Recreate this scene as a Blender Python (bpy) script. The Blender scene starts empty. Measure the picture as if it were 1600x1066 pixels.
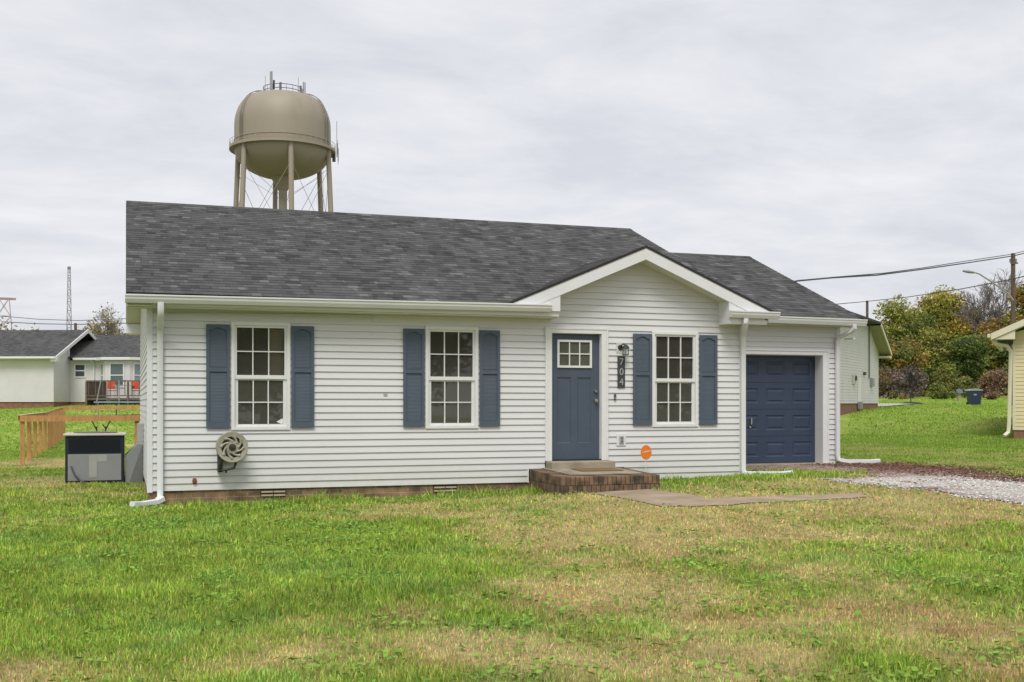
import bpy, math, random
import numpy as np
from mathutils import Vector
random.seed(7); rng = np.random.default_rng(11)
C = bpy.context.scene.collection
PI = math.pi
# ------------------------------------------------------------------ camera frame
FPX, HOR = 1753.0, 630.0
TH = math.atan(FPX/5100.0)
CX, CY, CZ = -0.298, -16.77, 1.43
cs, sn = math.cos(TH), math.sin(TH)
def W(px, py, Z):
    """world point for a spot of the photograph at depth Z"""
    X = (px-800)/FPX*Z
    return (X*cs+Z*sn+CX, -X*sn+Z*cs+CY, CZ-(py-HOR)*Z/FPX)
def WL(X, Z, z=0):
    return (X*cs+Z*sn+CX, -X*sn+Z*cs+CY, z)
def G(px, py, h):
    return W(px, py, (CZ-h)*FPX/(py-HOR))
# ------------------------------------------------------------------ terrain
_cp = [(0,0,-.06),(2.4,0,-.045),(5.7,0,-.03),(0,-.6,-.03),(9.5,0,.2),(13.2,2.4,.21),(6,-1.4,.1),(6.1,-4,.09),(9.3,-4,.14),(10.3,-5,.16),(14,-1,.2),
       (-3,-3,-.04),(-8,-6,-.1),(0,-8,-.05),(-5,-12,-.1),(6,-10,.0),(0,-16,-.1),(10,-12,.05),(-10,-16,-.15),(20,-16,.1),(20,-3,.28),(-1,5,0.0),(-4,12,-.05),(-2.6,30,.12)]
_cp += [W(45,640,63),W(-300,640,63),W(150,633,64),W(1582,684,32),W(1348,641,49),W(1522,633,68),W(1450,624,76),W(1420,632,66),W(1800,620,76),WL(-60,40,.4),WL(-60,10,-.2),WL(30,10,.3),WL(60,30,.8),
        WL(-45,100,1.2),WL(0,100,1.4),WL(45,100,2.1),WL(0,60,1.1),WL(0,-25,-.2),WL(40,-25,0),WL(-40,-25,-.2)]
_cp = np.array(_cp); _A = np.sqrt(((_cp[:,None,:2]-_cp[None,:,:2])**2).sum(-1)+9.0)
_n = len(_cp); _M = np.zeros((_n+1,_n+1)); _M[:_n,:_n] = _A+np.eye(_n)*-.02; _M[:_n,_n]=1; _M[_n,:_n]=1
_w = np.linalg.solve(_M, np.append(_cp[:,2],0))
def hz(x, y):
    x = np.asarray(x,float); y = np.asarray(y,float)
    xc = x; yc = y
    sh = x.shape; xf = xc.ravel(); yf = yc.ravel(); out = np.zeros(xf.size)
    for i in range(0,xf.size,60000):
        a = xf[i:i+60000]; b = yf[i:i+60000]
        r = np.sqrt((a[:,None]-_cp[None,:,0])**2+(b[:,None]-_cp[None,:,1])**2+9.0)
        out[i:i+60000] = r@_w[:_n]+_w[_n]
    d = np.sqrt(xf**2+(yf-20)**2)
    k = np.clip((d-95)/60,0,1)
    out = np.clip(out,-.6,2.4)
    return (out*(1-k)+k*1.6).reshape(sh)
def h1(x, y): return float(hz(np.array([x]),np.array([y]))[0])
# value noise in numpy
_T = rng.random((256,256))
def vn(x, y, s, o=0):
    x = x/s+o*17.3; y = y/s+o*9.1
    xi = np.floor(x).astype(int); yi = np.floor(y).astype(int)
    fx = x-xi; fy = y-yi; fx = fx*fx*(3-2*fx); fy = fy*fy*(3-2*fy)
    g = lambda a,b: _T[(a+o*31)%256,(b+o*57)%256]
    return (g(xi,yi)*(1-fx)+g(xi+1,yi)*fx)*(1-fy)+(g(xi,yi+1)*(1-fx)+g(xi+1,yi+1)*fx)*fy
def fb(x, y, s, o=0): return .55*vn(x,y,s,o)+.3*vn(x,y,s*.45,o+1)+.15*vn(x,y,s*.2,o+2)
# ------------------------------------------------------------------ mesh helper
class MB:
    def __init__(s): s.v=[]; s.f=[]; s.uv={}; s.mi=[]; s.m=0
    def add(s, vs, fs, uvs=None):
        b=len(s.v); s.v+= [tuple(p) for p in vs]
        for i,f in enumerate(fs):
            if uvs: s.uv[len(s.f)] = uvs[i]
            s.f.append(tuple(b+k for k in f)); s.mi.append(s.m)
        return s
    def quad(s,a,b,c,d,uv=None): return s.add([a,b,c,d],[(0,1,2,3)],[uv] if uv else None)
    def box(s,x0,x1,y0,y1,z0,z1):
        return s.add([(x0,y0,z0),(x1,y0,z0),(x1,y1,z0),(x0,y1,z0),(x0,y0,z1),(x1,y0,z1),(x1,y1,z1),(x0,y1,z1)],
              [(0,3,2,1),(4,5,6,7),(0,1,5,4),(1,2,6,5),(2,3,7,6),(3,0,4,7)])
    def prism(s, poly, y0, y1, ax='y'):
        """poly of (a,b) extruded: ax y -> (a,y,b); ax x -> (x,a,b); ax z -> (a,b,z)"""
        f = {'y':lambda p,t:(p[0],t,p[1]),'x':lambda p,t:(t,p[0],p[1]),'z':lambda p,t:(p[0],p[1],t)}[ax]
        n=len(poly); vs=[f(p,y0) for p in poly]+[f(p,y1) for p in poly]
        return s.add(vs,[tuple(range(n)),tuple(range(2*n-1,n-1,-1))]+[(i,(i+n),(i+1)%n+n,(i+1)%n) for i in range(n)])
    def tube(s, pts, r, n=8, flat=1.0, caps=True, up=None):
        pts=[Vector(p) for p in pts]; rs = r if isinstance(r,(list,tuple)) else [r]*len(pts)
        b=len(s.v); prev=None
        for i,p in enumerate(pts):
            d = (pts[min(i+1,len(pts)-1)]-pts[max(i-1,0)]).normalized()
            if up is not None: a=Vector(up)
            elif prev is not None: a=prev
            else: a=Vector((0,0,1)) if abs(d.z)<.9 else Vector((1,0,0))
            u=(a-d*a.dot(d)); u = u.normalized() if u.length>1e-6 else d.orthogonal().normalized()
            w=d.cross(u); prev=u
            for k in range(n):
                t=2*PI*(k+.5)/n; q=p+u*math.cos(t)*rs[i]*flat+w*math.sin(t)*rs[i]; s.v.append(tuple(q))
        for i in range(len(pts)-1):
            for k in range(n):
                a=b+i*n+k; c=b+i*n+(k+1)%n; s.f.append((a,c,c+n,a+n)); s.mi.append(s.m)
        if caps:
            s.f.append(tuple(b+k for k in range(n))[::-1]); s.mi.append(s.m)
            s.f.append(tuple(b+(len(pts)-1)*n+k for k in range(n))); s.mi.append(s.m)
        return s
    def lathe(s, prof, c=(0,0,0), n=48, a0=0, a1=2*PI, ax='z'):
        b=len(s.v); full=abs(a1-a0-2*PI)<1e-6; m=n if full else n+1
        for (r,z) in prof:
            for k in range(m):
                t=a0+(a1-a0)*k/n
                if ax=='z': s.v.append((c[0]+r*math.cos(t),c[1]+r*math.sin(t),c[2]+z))
                else: s.v.append((c[0]+r*math.cos(t),c[1]+z,c[2]+r*math.sin(t)))
        for i in range(len(prof)-1):
            for k in range(n):
                k2=(k+1)%m; s.f.append((b+i*m+k,b+i*m+k2,b+(i+1)*m+k2,b+(i+1)*m+k)); s.mi.append(s.m)
        return s
    def build(s, name, mat, parent=None, smooth=False, bevel=0, loc=None, rz=None):
        me=bpy.data.meshes.new(name); me.from_pydata(s.v,[],s.f)
        if s.uv:
            ul=me.uv_layers.new(name='UVMap')
            for p in me.polygons:
                u=s.uv.get(p.index)
                if u:
                    for li,c in zip(p.loop_indices,u): ul.data[li].uv=c
        for m in (mat if isinstance(mat,list) else [mat]): me.materials.append(m)
        if isinstance(mat,list):
            for p,k in zip(me.polygons,s.mi): p.material_index=k
        if smooth: me.polygons.foreach_set('use_smooth',[True]*len(me.polygons))
        me.validate(); me.update()
        o=bpy.data.objects.new(name,me); C.objects.link(o)
        if parent: o.parent=parent
        if loc: o.location=loc
        if rz is not None: o.rotation_euler=(0,0,rz)
        if bevel:
            b=o.modifiers.new('bevel','BEVEL'); b.width=bevel; b.segments=2; b.limit_method='ANGLE'
        if smooth and smooth!=2:
            try: me.shade_auto_smooth()
            except Exception: pass
            me.set_sharp_from_angle(angle=math.radians(40))
        return o
def npmesh(name, v, faces_n, loops, starts, mat, col=None, parent=None):
    me=bpy.data.meshes.new(name)
    me.vertices.add(len(v)); me.vertices.foreach_set('co',v.astype(np.float32).ravel())
    me.loops.add(len(loops)); me.loops.foreach_set('vertex_index',loops.astype(np.int32))
    me.polygons.add(faces_n); me.polygons.foreach_set('loop_start',starts.astype(np.int32))
    if col is not None:
        a=me.color_attributes.new('Col','FLOAT_COLOR','POINT'); a.data.foreach_set('color',np.c_[col,np.ones(len(col))].astype(np.float32).ravel())
    me.materials.append(mat); me.update(calc_edges=True)
    o=bpy.data.objects.new(name,me); C.objects.link(o)
    if parent: o.parent=parent
    return o
def thing(name, label, cat, loc=(0,0,0), rz=0, group=None):
    o=bpy.data.objects.new(name,None); C.objects.link(o); o.empty_display_size=.2
    o.location=loc; o.rotation_euler=(0,0,rz); return tag(o,label,cat,group)
def tag(o, label=None, cat=None, group=None, kind=None):
    if label: o['label']=label
    if cat: o['category']=cat
    if group: o['group']=group
    if kind: o['kind']=kind
    return o
def dup(o, parent, loc=None, label=None):
    c=o.copy(); C.objects.link(c); c.parent=parent
    if loc is not None: c.location=loc
    if label: c['label']=label
    for ch in list(o.children): dup(ch,c)
    return c
# ------------------------------------------------------------------ materials
MATS={}
def nodes(name):
    m=bpy.data.materials.new(name); m.use_nodes=True; nt=m.node_tree
    return m,nt,nt.nodes,nt.links,nt.nodes['Principled BSDF']
def mat(name, col, rough=.6, var=.08, scale=6, bump=0, bscale=40, metal=0, spec=.5, dirt=None, stretch=(1,1,1)):
    if name in MATS: return MATS[name]
    m,nt,N,L,P=nodes(name)
    tc=N.new('ShaderNodeTexCoord'); mp=N.new('ShaderNodeMapping'); mp.inputs['Scale'].default_value=stretch; L.new(tc.outputs['Object'],mp.inputs[0])
    nz=N.new('ShaderNodeTexNoise'); nz.inputs['Scale'].default_value=scale; nz.inputs['Detail'].default_value=6; L.new(mp.outputs[0],nz.inputs['Vector'])
    r=N.new('ShaderNodeValToRGB'); r.color_ramp.elements[0].position=.3; r.color_ramp.elements[1].position=.7
    r.color_ramp.elements[0].color=tuple(c*(1-var) for c in col)+(1,); r.color_ramp.elements[1].color=tuple(min(1,c*(1+var)) for c in col)+(1,)
    L.new(nz.outputs['Fac'],r.inputs[0]); out=r.outputs[0]
    if dirt:   # (colour, scale, threshold, amount)
        n2=N.new('ShaderNodeTexNoise'); n2.inputs['Scale'].default_value=dirt[1]; n2.inputs['Detail'].default_value=8; L.new(mp.outputs[0],n2.inputs['Vector'])
        r2=N.new('ShaderNodeValToRGB'); r2.color_ramp.elements[0].position=dirt[2]; r2.color_ramp.elements[1].position=min(1,dirt[2]+.2)
        r2.color_ramp.elements[1].color=(dirt[3],)*3+(1,); L.new(n2.outputs['Fac'],r2.inputs[0])
        mx=N.new('ShaderNodeMix'); mx.data_type='RGBA'; L.new(r2.outputs[0],mx.inputs[0]); L.new(out,mx.inputs[6]); mx.inputs[7].default_value=tuple(dirt[0])+(1,); out=mx.outputs[2]
    L.new(out,P.inputs['Base Color'])
    P.inputs['Roughness'].default_value=rough; P.inputs['Metallic'].default_value=metal; P.inputs['Specular IOR Level'].default_value=spec
    if bump:
        nb=N.new('ShaderNodeTexNoise'); nb.inputs['Scale'].default_value=bscale; nb.inputs['Detail'].default_value=4; L.new(mp.outputs[0],nb.inputs['Vector'])
        bp=N.new('ShaderNodeBump'); bp.inputs['Strength'].default_value=bump; bp.inputs['Distance'].default_value=.01; L.new(nb.outputs['Fac'],bp.inputs['Height']); L.new(bp.outputs[0],P.inputs['Normal'])
    MATS[name]=m; return m
def attr_mat(name, rough=.8, trans=0):
    m,nt,N,L,P=nodes(name); a=N.new('ShaderNodeAttribute'); a.attribute_name='Col'; L.new(a.outputs['Color'],P.inputs['Base Color'])
    P.inputs['Roughness'].default_value=rough; P.inputs['Specular IOR Level'].default_value=.25
    if trans:
        t=N.new('ShaderNodeBsdfTranslucent'); L.new(a.outputs['Color'],t.inputs[0]); mx=N.new('ShaderNodeMixShader'); mx.inputs[0].default_value=trans
        L.new(P.outputs[0],mx.inputs[1]); L.new(t.outputs[0],mx.inputs[2]); L.new(mx.outputs[0],N['Material Output'].inputs[0])
    return m
def shingle_mat(name, lo=.03, mid=.075, hi=.17, course=.143, tint=(1.01,1,1.0)):
    m,nt,N,L,P=nodes(name)
    uv=N.new('ShaderNodeUVMap'); sp=N.new('ShaderNodeSeparateXYZ'); L.new(uv.outputs[0],sp.inputs[0])
    def mth(op,a,b=None,c=None):
        n=N.new('ShaderNodeMath'); n.operation=op
        for i,q in enumerate((a,b,c)):
            if q is None: continue
            if isinstance(q,(int,float)): n.inputs[i].default_value=q
            else: L.new(q,n.inputs[i])
        return n.outputs[0]
    def rnd(x,y,z=0):
        cb=N.new('ShaderNodeCombineXYZ'); L.new(x,cb.inputs[0]); L.new(y,cb.inputs[1]); cb.inputs[2].default_value=z
        w=N.new('ShaderNodeTexWhiteNoise'); w.noise_dimensions='3D'; L.new(cb.outputs[0],w.inputs[0]); return w.outputs['Value']
    row=mth('FLOOR',mth('DIVIDE',mth('ADD',sp.outputs[1],.0005),course))
    ro=mth('MULTIPLY',rnd(row,row,3.3),9.7)
    c1=mth('FLOOR',mth('ADD',mth('DIVIDE',sp.outputs[0],.135),ro)); c2=mth('FLOOR',mth('ADD',mth('DIVIDE',sp.outputs[0],.235),mth('MULTIPLY',ro,1.7)))
    a=rnd(c1,row,1.0); b=rnd(c2,row,2.0)
    mixv=mth('ADD',mth('MULTIPLY',a,.45),mth('MULTIPLY',b,.55))
    cr=N.new('ShaderNodeValToRGB'); e=cr.color_ramp.elements; e[0].position=.1; e[0].color=(lo*tint[0],lo*tint[1],lo*tint[2],1); e[1].position=.92; e[1].color=(hi*tint[0],hi*tint[1],hi*tint[2],1)
    k=e.new(.45); k.color=(mid*tint[0],mid*tint[1],mid*tint[2],1); k=e.new(.75); k.color=(mid*1.25*tint[0],mid*1.25*tint[1],mid*1.25*tint[2],1)
    L.new(mixv,cr.inputs[0])
    nz=N.new('ShaderNodeTexNoise'); nz.inputs['Scale'].default_value=160; nz.inputs['Detail'].default_value=3; tc=N.new('ShaderNodeTexCoord'); L.new(tc.outputs['Object'],nz.inputs['Vector'])
    n2=N.new('ShaderNodeTexNoise'); n2.inputs['Scale'].default_value=.9; n2.inputs['Detail'].default_value=5; L.new(tc.outputs['Object'],n2.inputs['Vector'])
    g=mth('ADD',mth('MULTIPLY',nz.outputs['Fac'],.9),mth('MULTIPLY',n2.outputs['Fac'],.7)); g=mth('ADD',g,.2)
    mx=N.new('ShaderNodeMix'); mx.data_type='RGBA'; mx.blend_type='MULTIPLY'; mx.inputs[0].default_value=1; L.new(cr.outputs[0],mx.inputs[6])
    cg=N.new('ShaderNodeCombineColor'); [L.new(g,cg.inputs[i]) for i in range(3)]; L.new(cg.outputs[0],mx.inputs[7]); L.new(mx.outputs[2],P.inputs['Base Color'])
    bp=N.new('ShaderNodeBump'); bp.inputs['Strength'].default_value=.6; bp.inputs['Distance'].default_value=.008; L.new(mth('ADD',a,mth('MULTIPLY',nz.outputs['Fac'],.5)),bp.inputs['Height']); L.new(bp.outputs[0],P.inputs['Normal'])
    P.inputs['Roughness'].default_value=.92; P.inputs['Specular IOR Level'].default_value=.2
    return m
def brick_mat(name, c1, c2, mortar, bw=.2, bh=.068, dark=.5, ms=.008):
    m,nt,N,L,P=nodes(name)
    tc=N.new('ShaderNodeTexCoord'); sp=N.new('ShaderNodeSeparateXYZ'); L.new(tc.outputs['Object'],sp.inputs[0])
    ad=N.new('ShaderNodeMath'); ad.operation='ADD'; L.new(sp.outputs[0],ad.inputs[0]); L.new(sp.outputs[1],ad.inputs[1])
    cb=N.new('ShaderNodeCombineXYZ'); L.new(ad.outputs[0],cb.inputs[0]); L.new(sp.outputs[2],cb.inputs[1])
    br=N.new('ShaderNodeTexBrick'); L.new(cb.outputs[0],br.inputs['Vector']); br.inputs['Scale'].default_value=1
    br.inputs['Brick Width'].default_value=bw; br.inputs['Row Height'].default_value=bh; br.inputs['Mortar Size'].default_value=ms; br.inputs['Bias'].default_value=-.1; br.inputs['Mortar Smooth'].default_value=.3
    br.inputs['Color1'].default_value=tuple(c1)+(1,); br.inputs['Color2'].default_value=tuple(c2)+(1,); br.inputs['Mortar'].default_value=tuple(mortar)+(1,)
    nz=N.new('ShaderNodeTexNoise'); nz.inputs['Scale'].default_value=5; nz.inputs['Detail'].default_value=8; L.new(cb.outputs[0],nz.inputs['Vector'])
    r=N.new('ShaderNodeValToRGB'); r.color_ramp.elements[0].position=.35; r.color_ramp.elements[0].color=(dark,dark,dark*.9,1); r.color_ramp.elements[1].position=.65; r.color_ramp.elements[1].color=(1.15,1.1,1,1); L.new(nz.outputs['Fac'],r.inputs[0])
    mx=N.new('ShaderNodeMix'); mx.data_type='RGBA'; mx.blend_type='MULTIPLY'; mx.inputs[0].default_value=1; L.new(br.outputs[0],mx.inputs[6]); L.new(r.outputs[0],mx.inputs[7]); L.new(mx.outputs[2],P.inputs['Base Color'])
    bp=N.new('ShaderNodeBump'); bp.inputs['Strength'].default_value=.5; bp.inputs['Distance'].default_value=-.01; L.new(br.outputs['Fac'],bp.inputs['Height']); L.new(bp.outputs[0],P.inputs['Normal'])
    P.inputs['Roughness'].default_value=.9; return m
WHITE=(.66,.66,.645)
m_siding=mat('vinyl_siding',(.655,.655,.66),.5,.035,1.3,bump=.06,bscale=90,dirt=((.50,.50,.44),2.2,.62,.22),stretch=(.5,1,2.2))
def splash(m, z0, z1, colr, amt):
    nt=m.node_tree; N,L=nt.nodes,nt.links; P=N['Principled BSDF']; src=P.inputs['Base Color'].links[0].from_socket
    tc=N.new('ShaderNodeTexCoord'); sp=N.new('ShaderNodeSeparateXYZ'); L.new(tc.outputs['Object'],sp.inputs[0])
    mr=N.new('ShaderNodeMapRange'); mr.inputs[1].default_value=z1; mr.inputs[2].default_value=z0; L.new(sp.outputs[2],mr.inputs[0])
    nz=N.new('ShaderNodeTexNoise'); nz.inputs['Scale'].default_value=7; nz.inputs['Detail'].default_value=8; L.new(tc.outputs['Object'],nz.inputs['Vector'])
    r=N.new('ShaderNodeMath'); r.operation='MULTIPLY'; L.new(mr.outputs[0],r.inputs[0]); L.new(nz.outputs['Fac'],r.inputs[1])
    q=N.new('ShaderNodeMath'); q.operation='MULTIPLY'; q.inputs[1].default_value=amt; q.use_clamp=True; L.new(r.outputs[0],q.inputs[0])
    mx=N.new('ShaderNodeMix'); mx.data_type='RGBA'; L.new(q.outputs[0],mx.inputs[0]); L.new(src,mx.inputs[6]); mx.inputs[7].default_value=tuple(colr)+(1,); L.new(mx.outputs[2],P.inputs['Base Color'])
splash(m_siding,.15,.6,(.50,.47,.37),.75)
m_trim=mat('white_trim',(.70,.71,.72),.45,.03,3)
m_gut=mat('gutter_aluminium',(.67,.68,.665),.4,.04,2,dirt=((.38,.40,.28),3,.6,.35),stretch=(1,1,4))
m_soffit=mat('soffit_vinyl',(.60,.61,.50),.6,.04,3,dirt=((.36,.38,.2),1.5,.5,.45))
m_blue=mat('slate_blue_paint',(.062,.085,.120),.5,.07,5,bump=.05,bscale=120)
m_shut=mat('slate_blue_shutter',(.072,.097,.130),.6,.08,4)
m_gdoor=mat('navy_garage_paint',(.034,.052,.095),.42,.09,2.5)
m_conc=mat('concrete',(.33,.285,.21),.9,.16,4,bump=.25,bscale=60,dirt=((.16,.12,.08),2.5,.5,.6))
m_walk=mat('walk_concrete',(.33,.25,.17),.95,.2,3,bump=.35,bscale=45,dirt=((.42,.38,.32),1.7,.52,.5))
m_brick=brick_mat('foundation_brick',(.36,.215,.125),(.16,.11,.075),(.34,.28,.20),.2,.068,.5,.010)
m_sold=brick_mat('porch_brick',(.27,.17,.105),(.12,.085,.065),(.07,.058,.045),.074,.21,.30,.008)
m_shing=shingle_mat('shingles',.045,.078,.145)
m_shing2=shingle_mat('shingles_far',.045,.07,.10)
m_edge=mat('shingle_edge',(.028,.024,.026),.9,.2,20)
m_black=mat('black_metal',(.012,.016,.022),.75,.1,8)
m_dark=mat('dark_plastic',(.03,.028,.022),.6,.2,12)
m_tan=mat('tan_plastic',(.34,.32,.25),.55,.08,8,dirt=((.16,.15,.1),6,.55,.4))
m_grey=mat('grey_sheet_metal',(.25,.26,.265),.45,.08,3,dirt=((.30,.29,.28),2,.55,.5))
m_cream=mat('cream_enamel',(.50,.48,.42),.5,.06,4)
m_cedar=mat('cedar_wood',(.47,.245,.09),.75,.22,3,bump=.2,bscale=25,stretch=(4,4,1.2))
m_oldwood=mat('weathered_wood',(.13,.10,.075),.85,.25,3,stretch=(4,4,1))
m_tank=mat('tank_paint',(.305,.262,.20),.55,.04,.25,dirt=((.22,.19,.15),.35,.55,.5),stretch=(1,1,.4))
m_ant=mat('antenna_grey',(.28,.28,.29),.5,.05,3)
m_steel=mat('satin_nickel',(.6,.58,.55),.25,.05,20,metal=1)
m_orange=mat('orange_plastic',(.78,.19,.015),.5,.04,20)
m_red=mat('red_plastic',(.60,.07,.03),.5,.05,20)
m_white=mat('white_plastic',(.72,.725,.72),.5,.03,10)
m_plaq=mat('plaque_slate',(.045,.047,.052),.6,.15,30)
m_bin=mat('navy_bin',(.022,.032,.075),.45,.1,5)
m_binlid=mat('grey_bin_lid',(.28,.30,.33),.5,.05,5)
m_pole=mat('creosote_pole',(.12,.085,.065),.9,.25,3,stretch=(4,4,.6))
m_wire=mat('cable_black',(.03,.03,.035),.6,.05,3)
m_yell=mat('yellow_siding',(.66,.58,.35),.55,.04,2)
m_ytrim=mat('cream_trim',(.66,.62,.46),.5,.04,2)
m_nsid=mat('pale_siding',(.64,.615,.62),.6,.04,1.2,dirt=((.54,.52,.50),1.6,.55,.4))
m_nroof=shingle_mat('roof_far',.055,.078,.105)
m_nbrick=mat('far_brick',(.24,.12,.075),.9,.25,6)
m_room=mat('room_wall',(.34,.30,.23),.9,.1,2)
m_blind=mat('roller_blind',(.32,.31,.27),.9,.06,3)
m_mulch=mat('mulch',(.04,.03,.025),.95,.3,12)
m_bark=mat('bark',(.13,.10,.08),.9,.25,4,stretch=(3,3,.7))
m_grbark=mat('grey_bark',(.22,.19,.17),.9,.2,4,stretch=(3,3,.7))
m_mat=mat('coir_mat',(.20,.13,.06),.95,.2,40,bump=.5,bscale=150)
m_tramp=mat('trampoline_pad',(.22,.26,.33),.6,.1,3)
m_rust=mat('rusty_cap',(.20,.07,.03),.9,.25,20)
def glass_mat(name, tint, mixf, haze=.0):
    m,nt,N,L,P=nodes(name)
    g=N.new('ShaderNodeBsdfGlossy'); g.inputs['Roughness'].default_value=.01; g.inputs[0].default_value=(1,1,1,1)
    t=N.new('ShaderNodeBsdfTransparent'); t.inputs[0].default_value=tuple(tint)+(1,)
    fr=N.new('ShaderNodeFresnel'); fr.inputs[0].default_value=1.5
    mu=N.new('ShaderNodeMath'); mu.operation='MULTIPLY'; mu.inputs[1].default_value=mixf; mu.use_clamp=True; L.new(fr.outputs[0],mu.inputs[0])
    nz=N.new('ShaderNodeTexNoise'); nz.inputs['Scale'].default_value=2.2; bp=N.new('ShaderNodeBump'); bp.inputs['Strength'].default_value=.03; bp.inputs['Distance'].default_value=.02; tc=N.new('ShaderNodeTexCoord')
    L.new(tc.outputs['Object'],nz.inputs['Vector']); L.new(nz.outputs['Fac'],bp.inputs['Height']); L.new(bp.outputs[0],g.inputs['Normal'])
    df=N.new('ShaderNodeBsdfDiffuse'); df.inputs[0].default_value=(.42,.40,.34,1); m2=N.new('ShaderNodeMixShader'); m2.inputs[0].default_value=haze; L.new(t.outputs[0],m2.inputs[1]); L.new(df.outputs[0],m2.inputs[2])
    mx=N.new('ShaderNodeMixShader'); L.new(mu.outputs[0],mx.inputs[0]); L.new(m2.outputs[0],mx.inputs[1]); L.new(g.outputs[0],mx.inputs[2]); L.new(mx.outputs[0],N['Material Output'].inputs[0])
    return m
m_glass=glass_mat('window_glass',(.8,.83,.8),1.15,.11)
def screen_mat():
    m,nt,N,L,P=nodes('insect_screen'); P.inputs['Base Color'].default_value=(.25,.245,.205,1); P.inputs['Roughness'].default_value=.8
    t=N.new('ShaderNodeBsdfTransparent'); mx=N.new('ShaderNodeMixShader'); mx.inputs[0].default_value=.72
    L.new(t.outputs[0],mx.inputs[1]); L.new(P.outputs[0],mx.inputs[2]); L.new(mx.outputs[0],N['Material Output'].inputs[0]); return m
m_screen=screen_mat()
m_lamp_glass=glass_mat('lantern_glass',(.75,.85,.82),3)
# ------------------------------------------------------------------ builders
def siding(mb, limits, z0, z1, y, openings=(), pitch=.1016, lip=.013, axis='front', flip=1):
    """clapboard courses; limits(z)->(a,b); openings (a0,a1,z0,z1). axis front: runs in x at depth y facing -y; side: runs in y at x=y facing -x"""
    def P(a,z,o): return (a,y-o,z) if axis=='front' else (y-o*flip,a,z)
    n=int(math.ceil((z1-z0)/pitch))
    for k in range(n):
        a=z0+k*pitch; b=min(a+pitch,z1); cuts=sorted({a,b}|{q for o in openings for q in (o[2],o[3]) if a<q<b})
        for i in range(len(cuts)-1):
            za,zb=cuts[i],cuts[i+1]; mid=(za+zb)/2
            la,ra=limits(za+1e-5); lb,rb=limits(zb-1e-5)
            if rb-lb<.01 and ra-la<.01: continue
            seg=[(la,ra,lb,rb)]
            for o in openings:
                if o[2]<=mid<=o[3]:
                    ns=[]
                    for (p,q,r,t) in seg:
                        if o[1]<=p or o[0]>=q: ns.append((p,q,r,t)); continue
                        if o[0]>p: ns.append((p,o[0],r,min(o[0],t)))
                        if o[1]<q: ns.append((o[1],q,max(o[1],r),t))
                    seg=ns
            f=lambda z: lip*(1-(z-a)/pitch)**1.0
            for (p,q,r,t) in seg:
                za2=za; 
                zr=a+.35*pitch
                mb.quad(P(p,za,f(za)),P(q,za,f(za)),P(t,zb,f(zb)),P(r,zb,f(zb)))
                if i==0: mb.quad(P(p,za,0),P(q,za,0),P(q,za,f(za)),P(p,za,f(za)))
def roof_plane(mb, o, u, v, lu, lv, th=.0, course=.143, step=.007, clip=None, uoff=0):
    """shingled plane: origin o at eave, u along eave (unit), v up slope (unit), lengths; clip(s)->(u0,u1) for slope distance s"""
    o=Vector(o); u=Vector(u).normalized(); v=Vector(v).normalized(); n=u.cross(v).normalized()
    if n.z<0: n=-n
    k=0; s=0
    while s<lv-1e-4:
        s2=min(s+course,lv)
        a0,a1=clip(s) if clip else (0,lu); b0,b1=clip(s2) if clip else (0,lu)
        p=lambda a,q,h:tuple(o+u*a+v*q+n*h)
        mb.quad(p(a0,s,step),p(a1,s,step),p(b1,s2,.0015),p(b0,s2,.0015),uv=[(a0+uoff,s+.001),(a1+uoff,s+.001),(b1+uoff,s2-.001),(b0+uoff,s2-.001)])
        mb.quad(p(a0,s,-.002),p(a1,s,-.002),p(a1,s,step),p(a0,s,step),uv=[(a0+uoff,s+.001),(a1+uoff,s+.001),(a1+uoff,s+.002),(a0+uoff,s+.002)])
        s=s2
def sweep_rect(mb, pts, w, d, ax):
    """rounded-rect sweep: w across vector ax, d the other way"""
    ax=Vector(ax).normalized(); pts=[Vector(p) for p in pts]; b=len(mb.v); prof=[]
    r=.22
    for (sx,sy) in ((1,1),(-1,1),(-1,-1),(1,-1)):
        c=[(sx*(1-r),sy),(sx,sy*(1-r))]
        if sx*sy<0: c=c[::-1]
        prof+= c[::-1]
    n=len(prof)
    for i,p in enumerate(pts):
        d1=(pts[i]-pts[i-1]).normalized() if i else (pts[1]-pts[0]).normalized()
        d2=(pts[i+1]-pts[i]).normalized() if i<len(pts)-1 else d1
        t=(d1+d2).normalized(); a=(ax-t*ax.dot(t)).normalized(); w2=t.cross(a)
        k=1/max(.5,t.dot(d2))
        for (x,y) in prof: mb.v.append(tuple(p+a*x*w/2+w2*y*d/2*k))
    for i in range(len(pts)-1):
        for k in range(n):
            mb.f.append((b+i*n+k,b+i*n+(k+1)%n,b+(i+1)*n+(k+1)%n,b+(i+1)*n+k)); mb.mi.append(mb.m)
    mb.f.append(tuple(b+k for k in range(n))); mb.mi.append(mb.m); mb.f.append(tuple(b+(len(pts)-1)*n+k for k in range(n))[::-1]); mb.mi.append(mb.m)
    return mb
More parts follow.
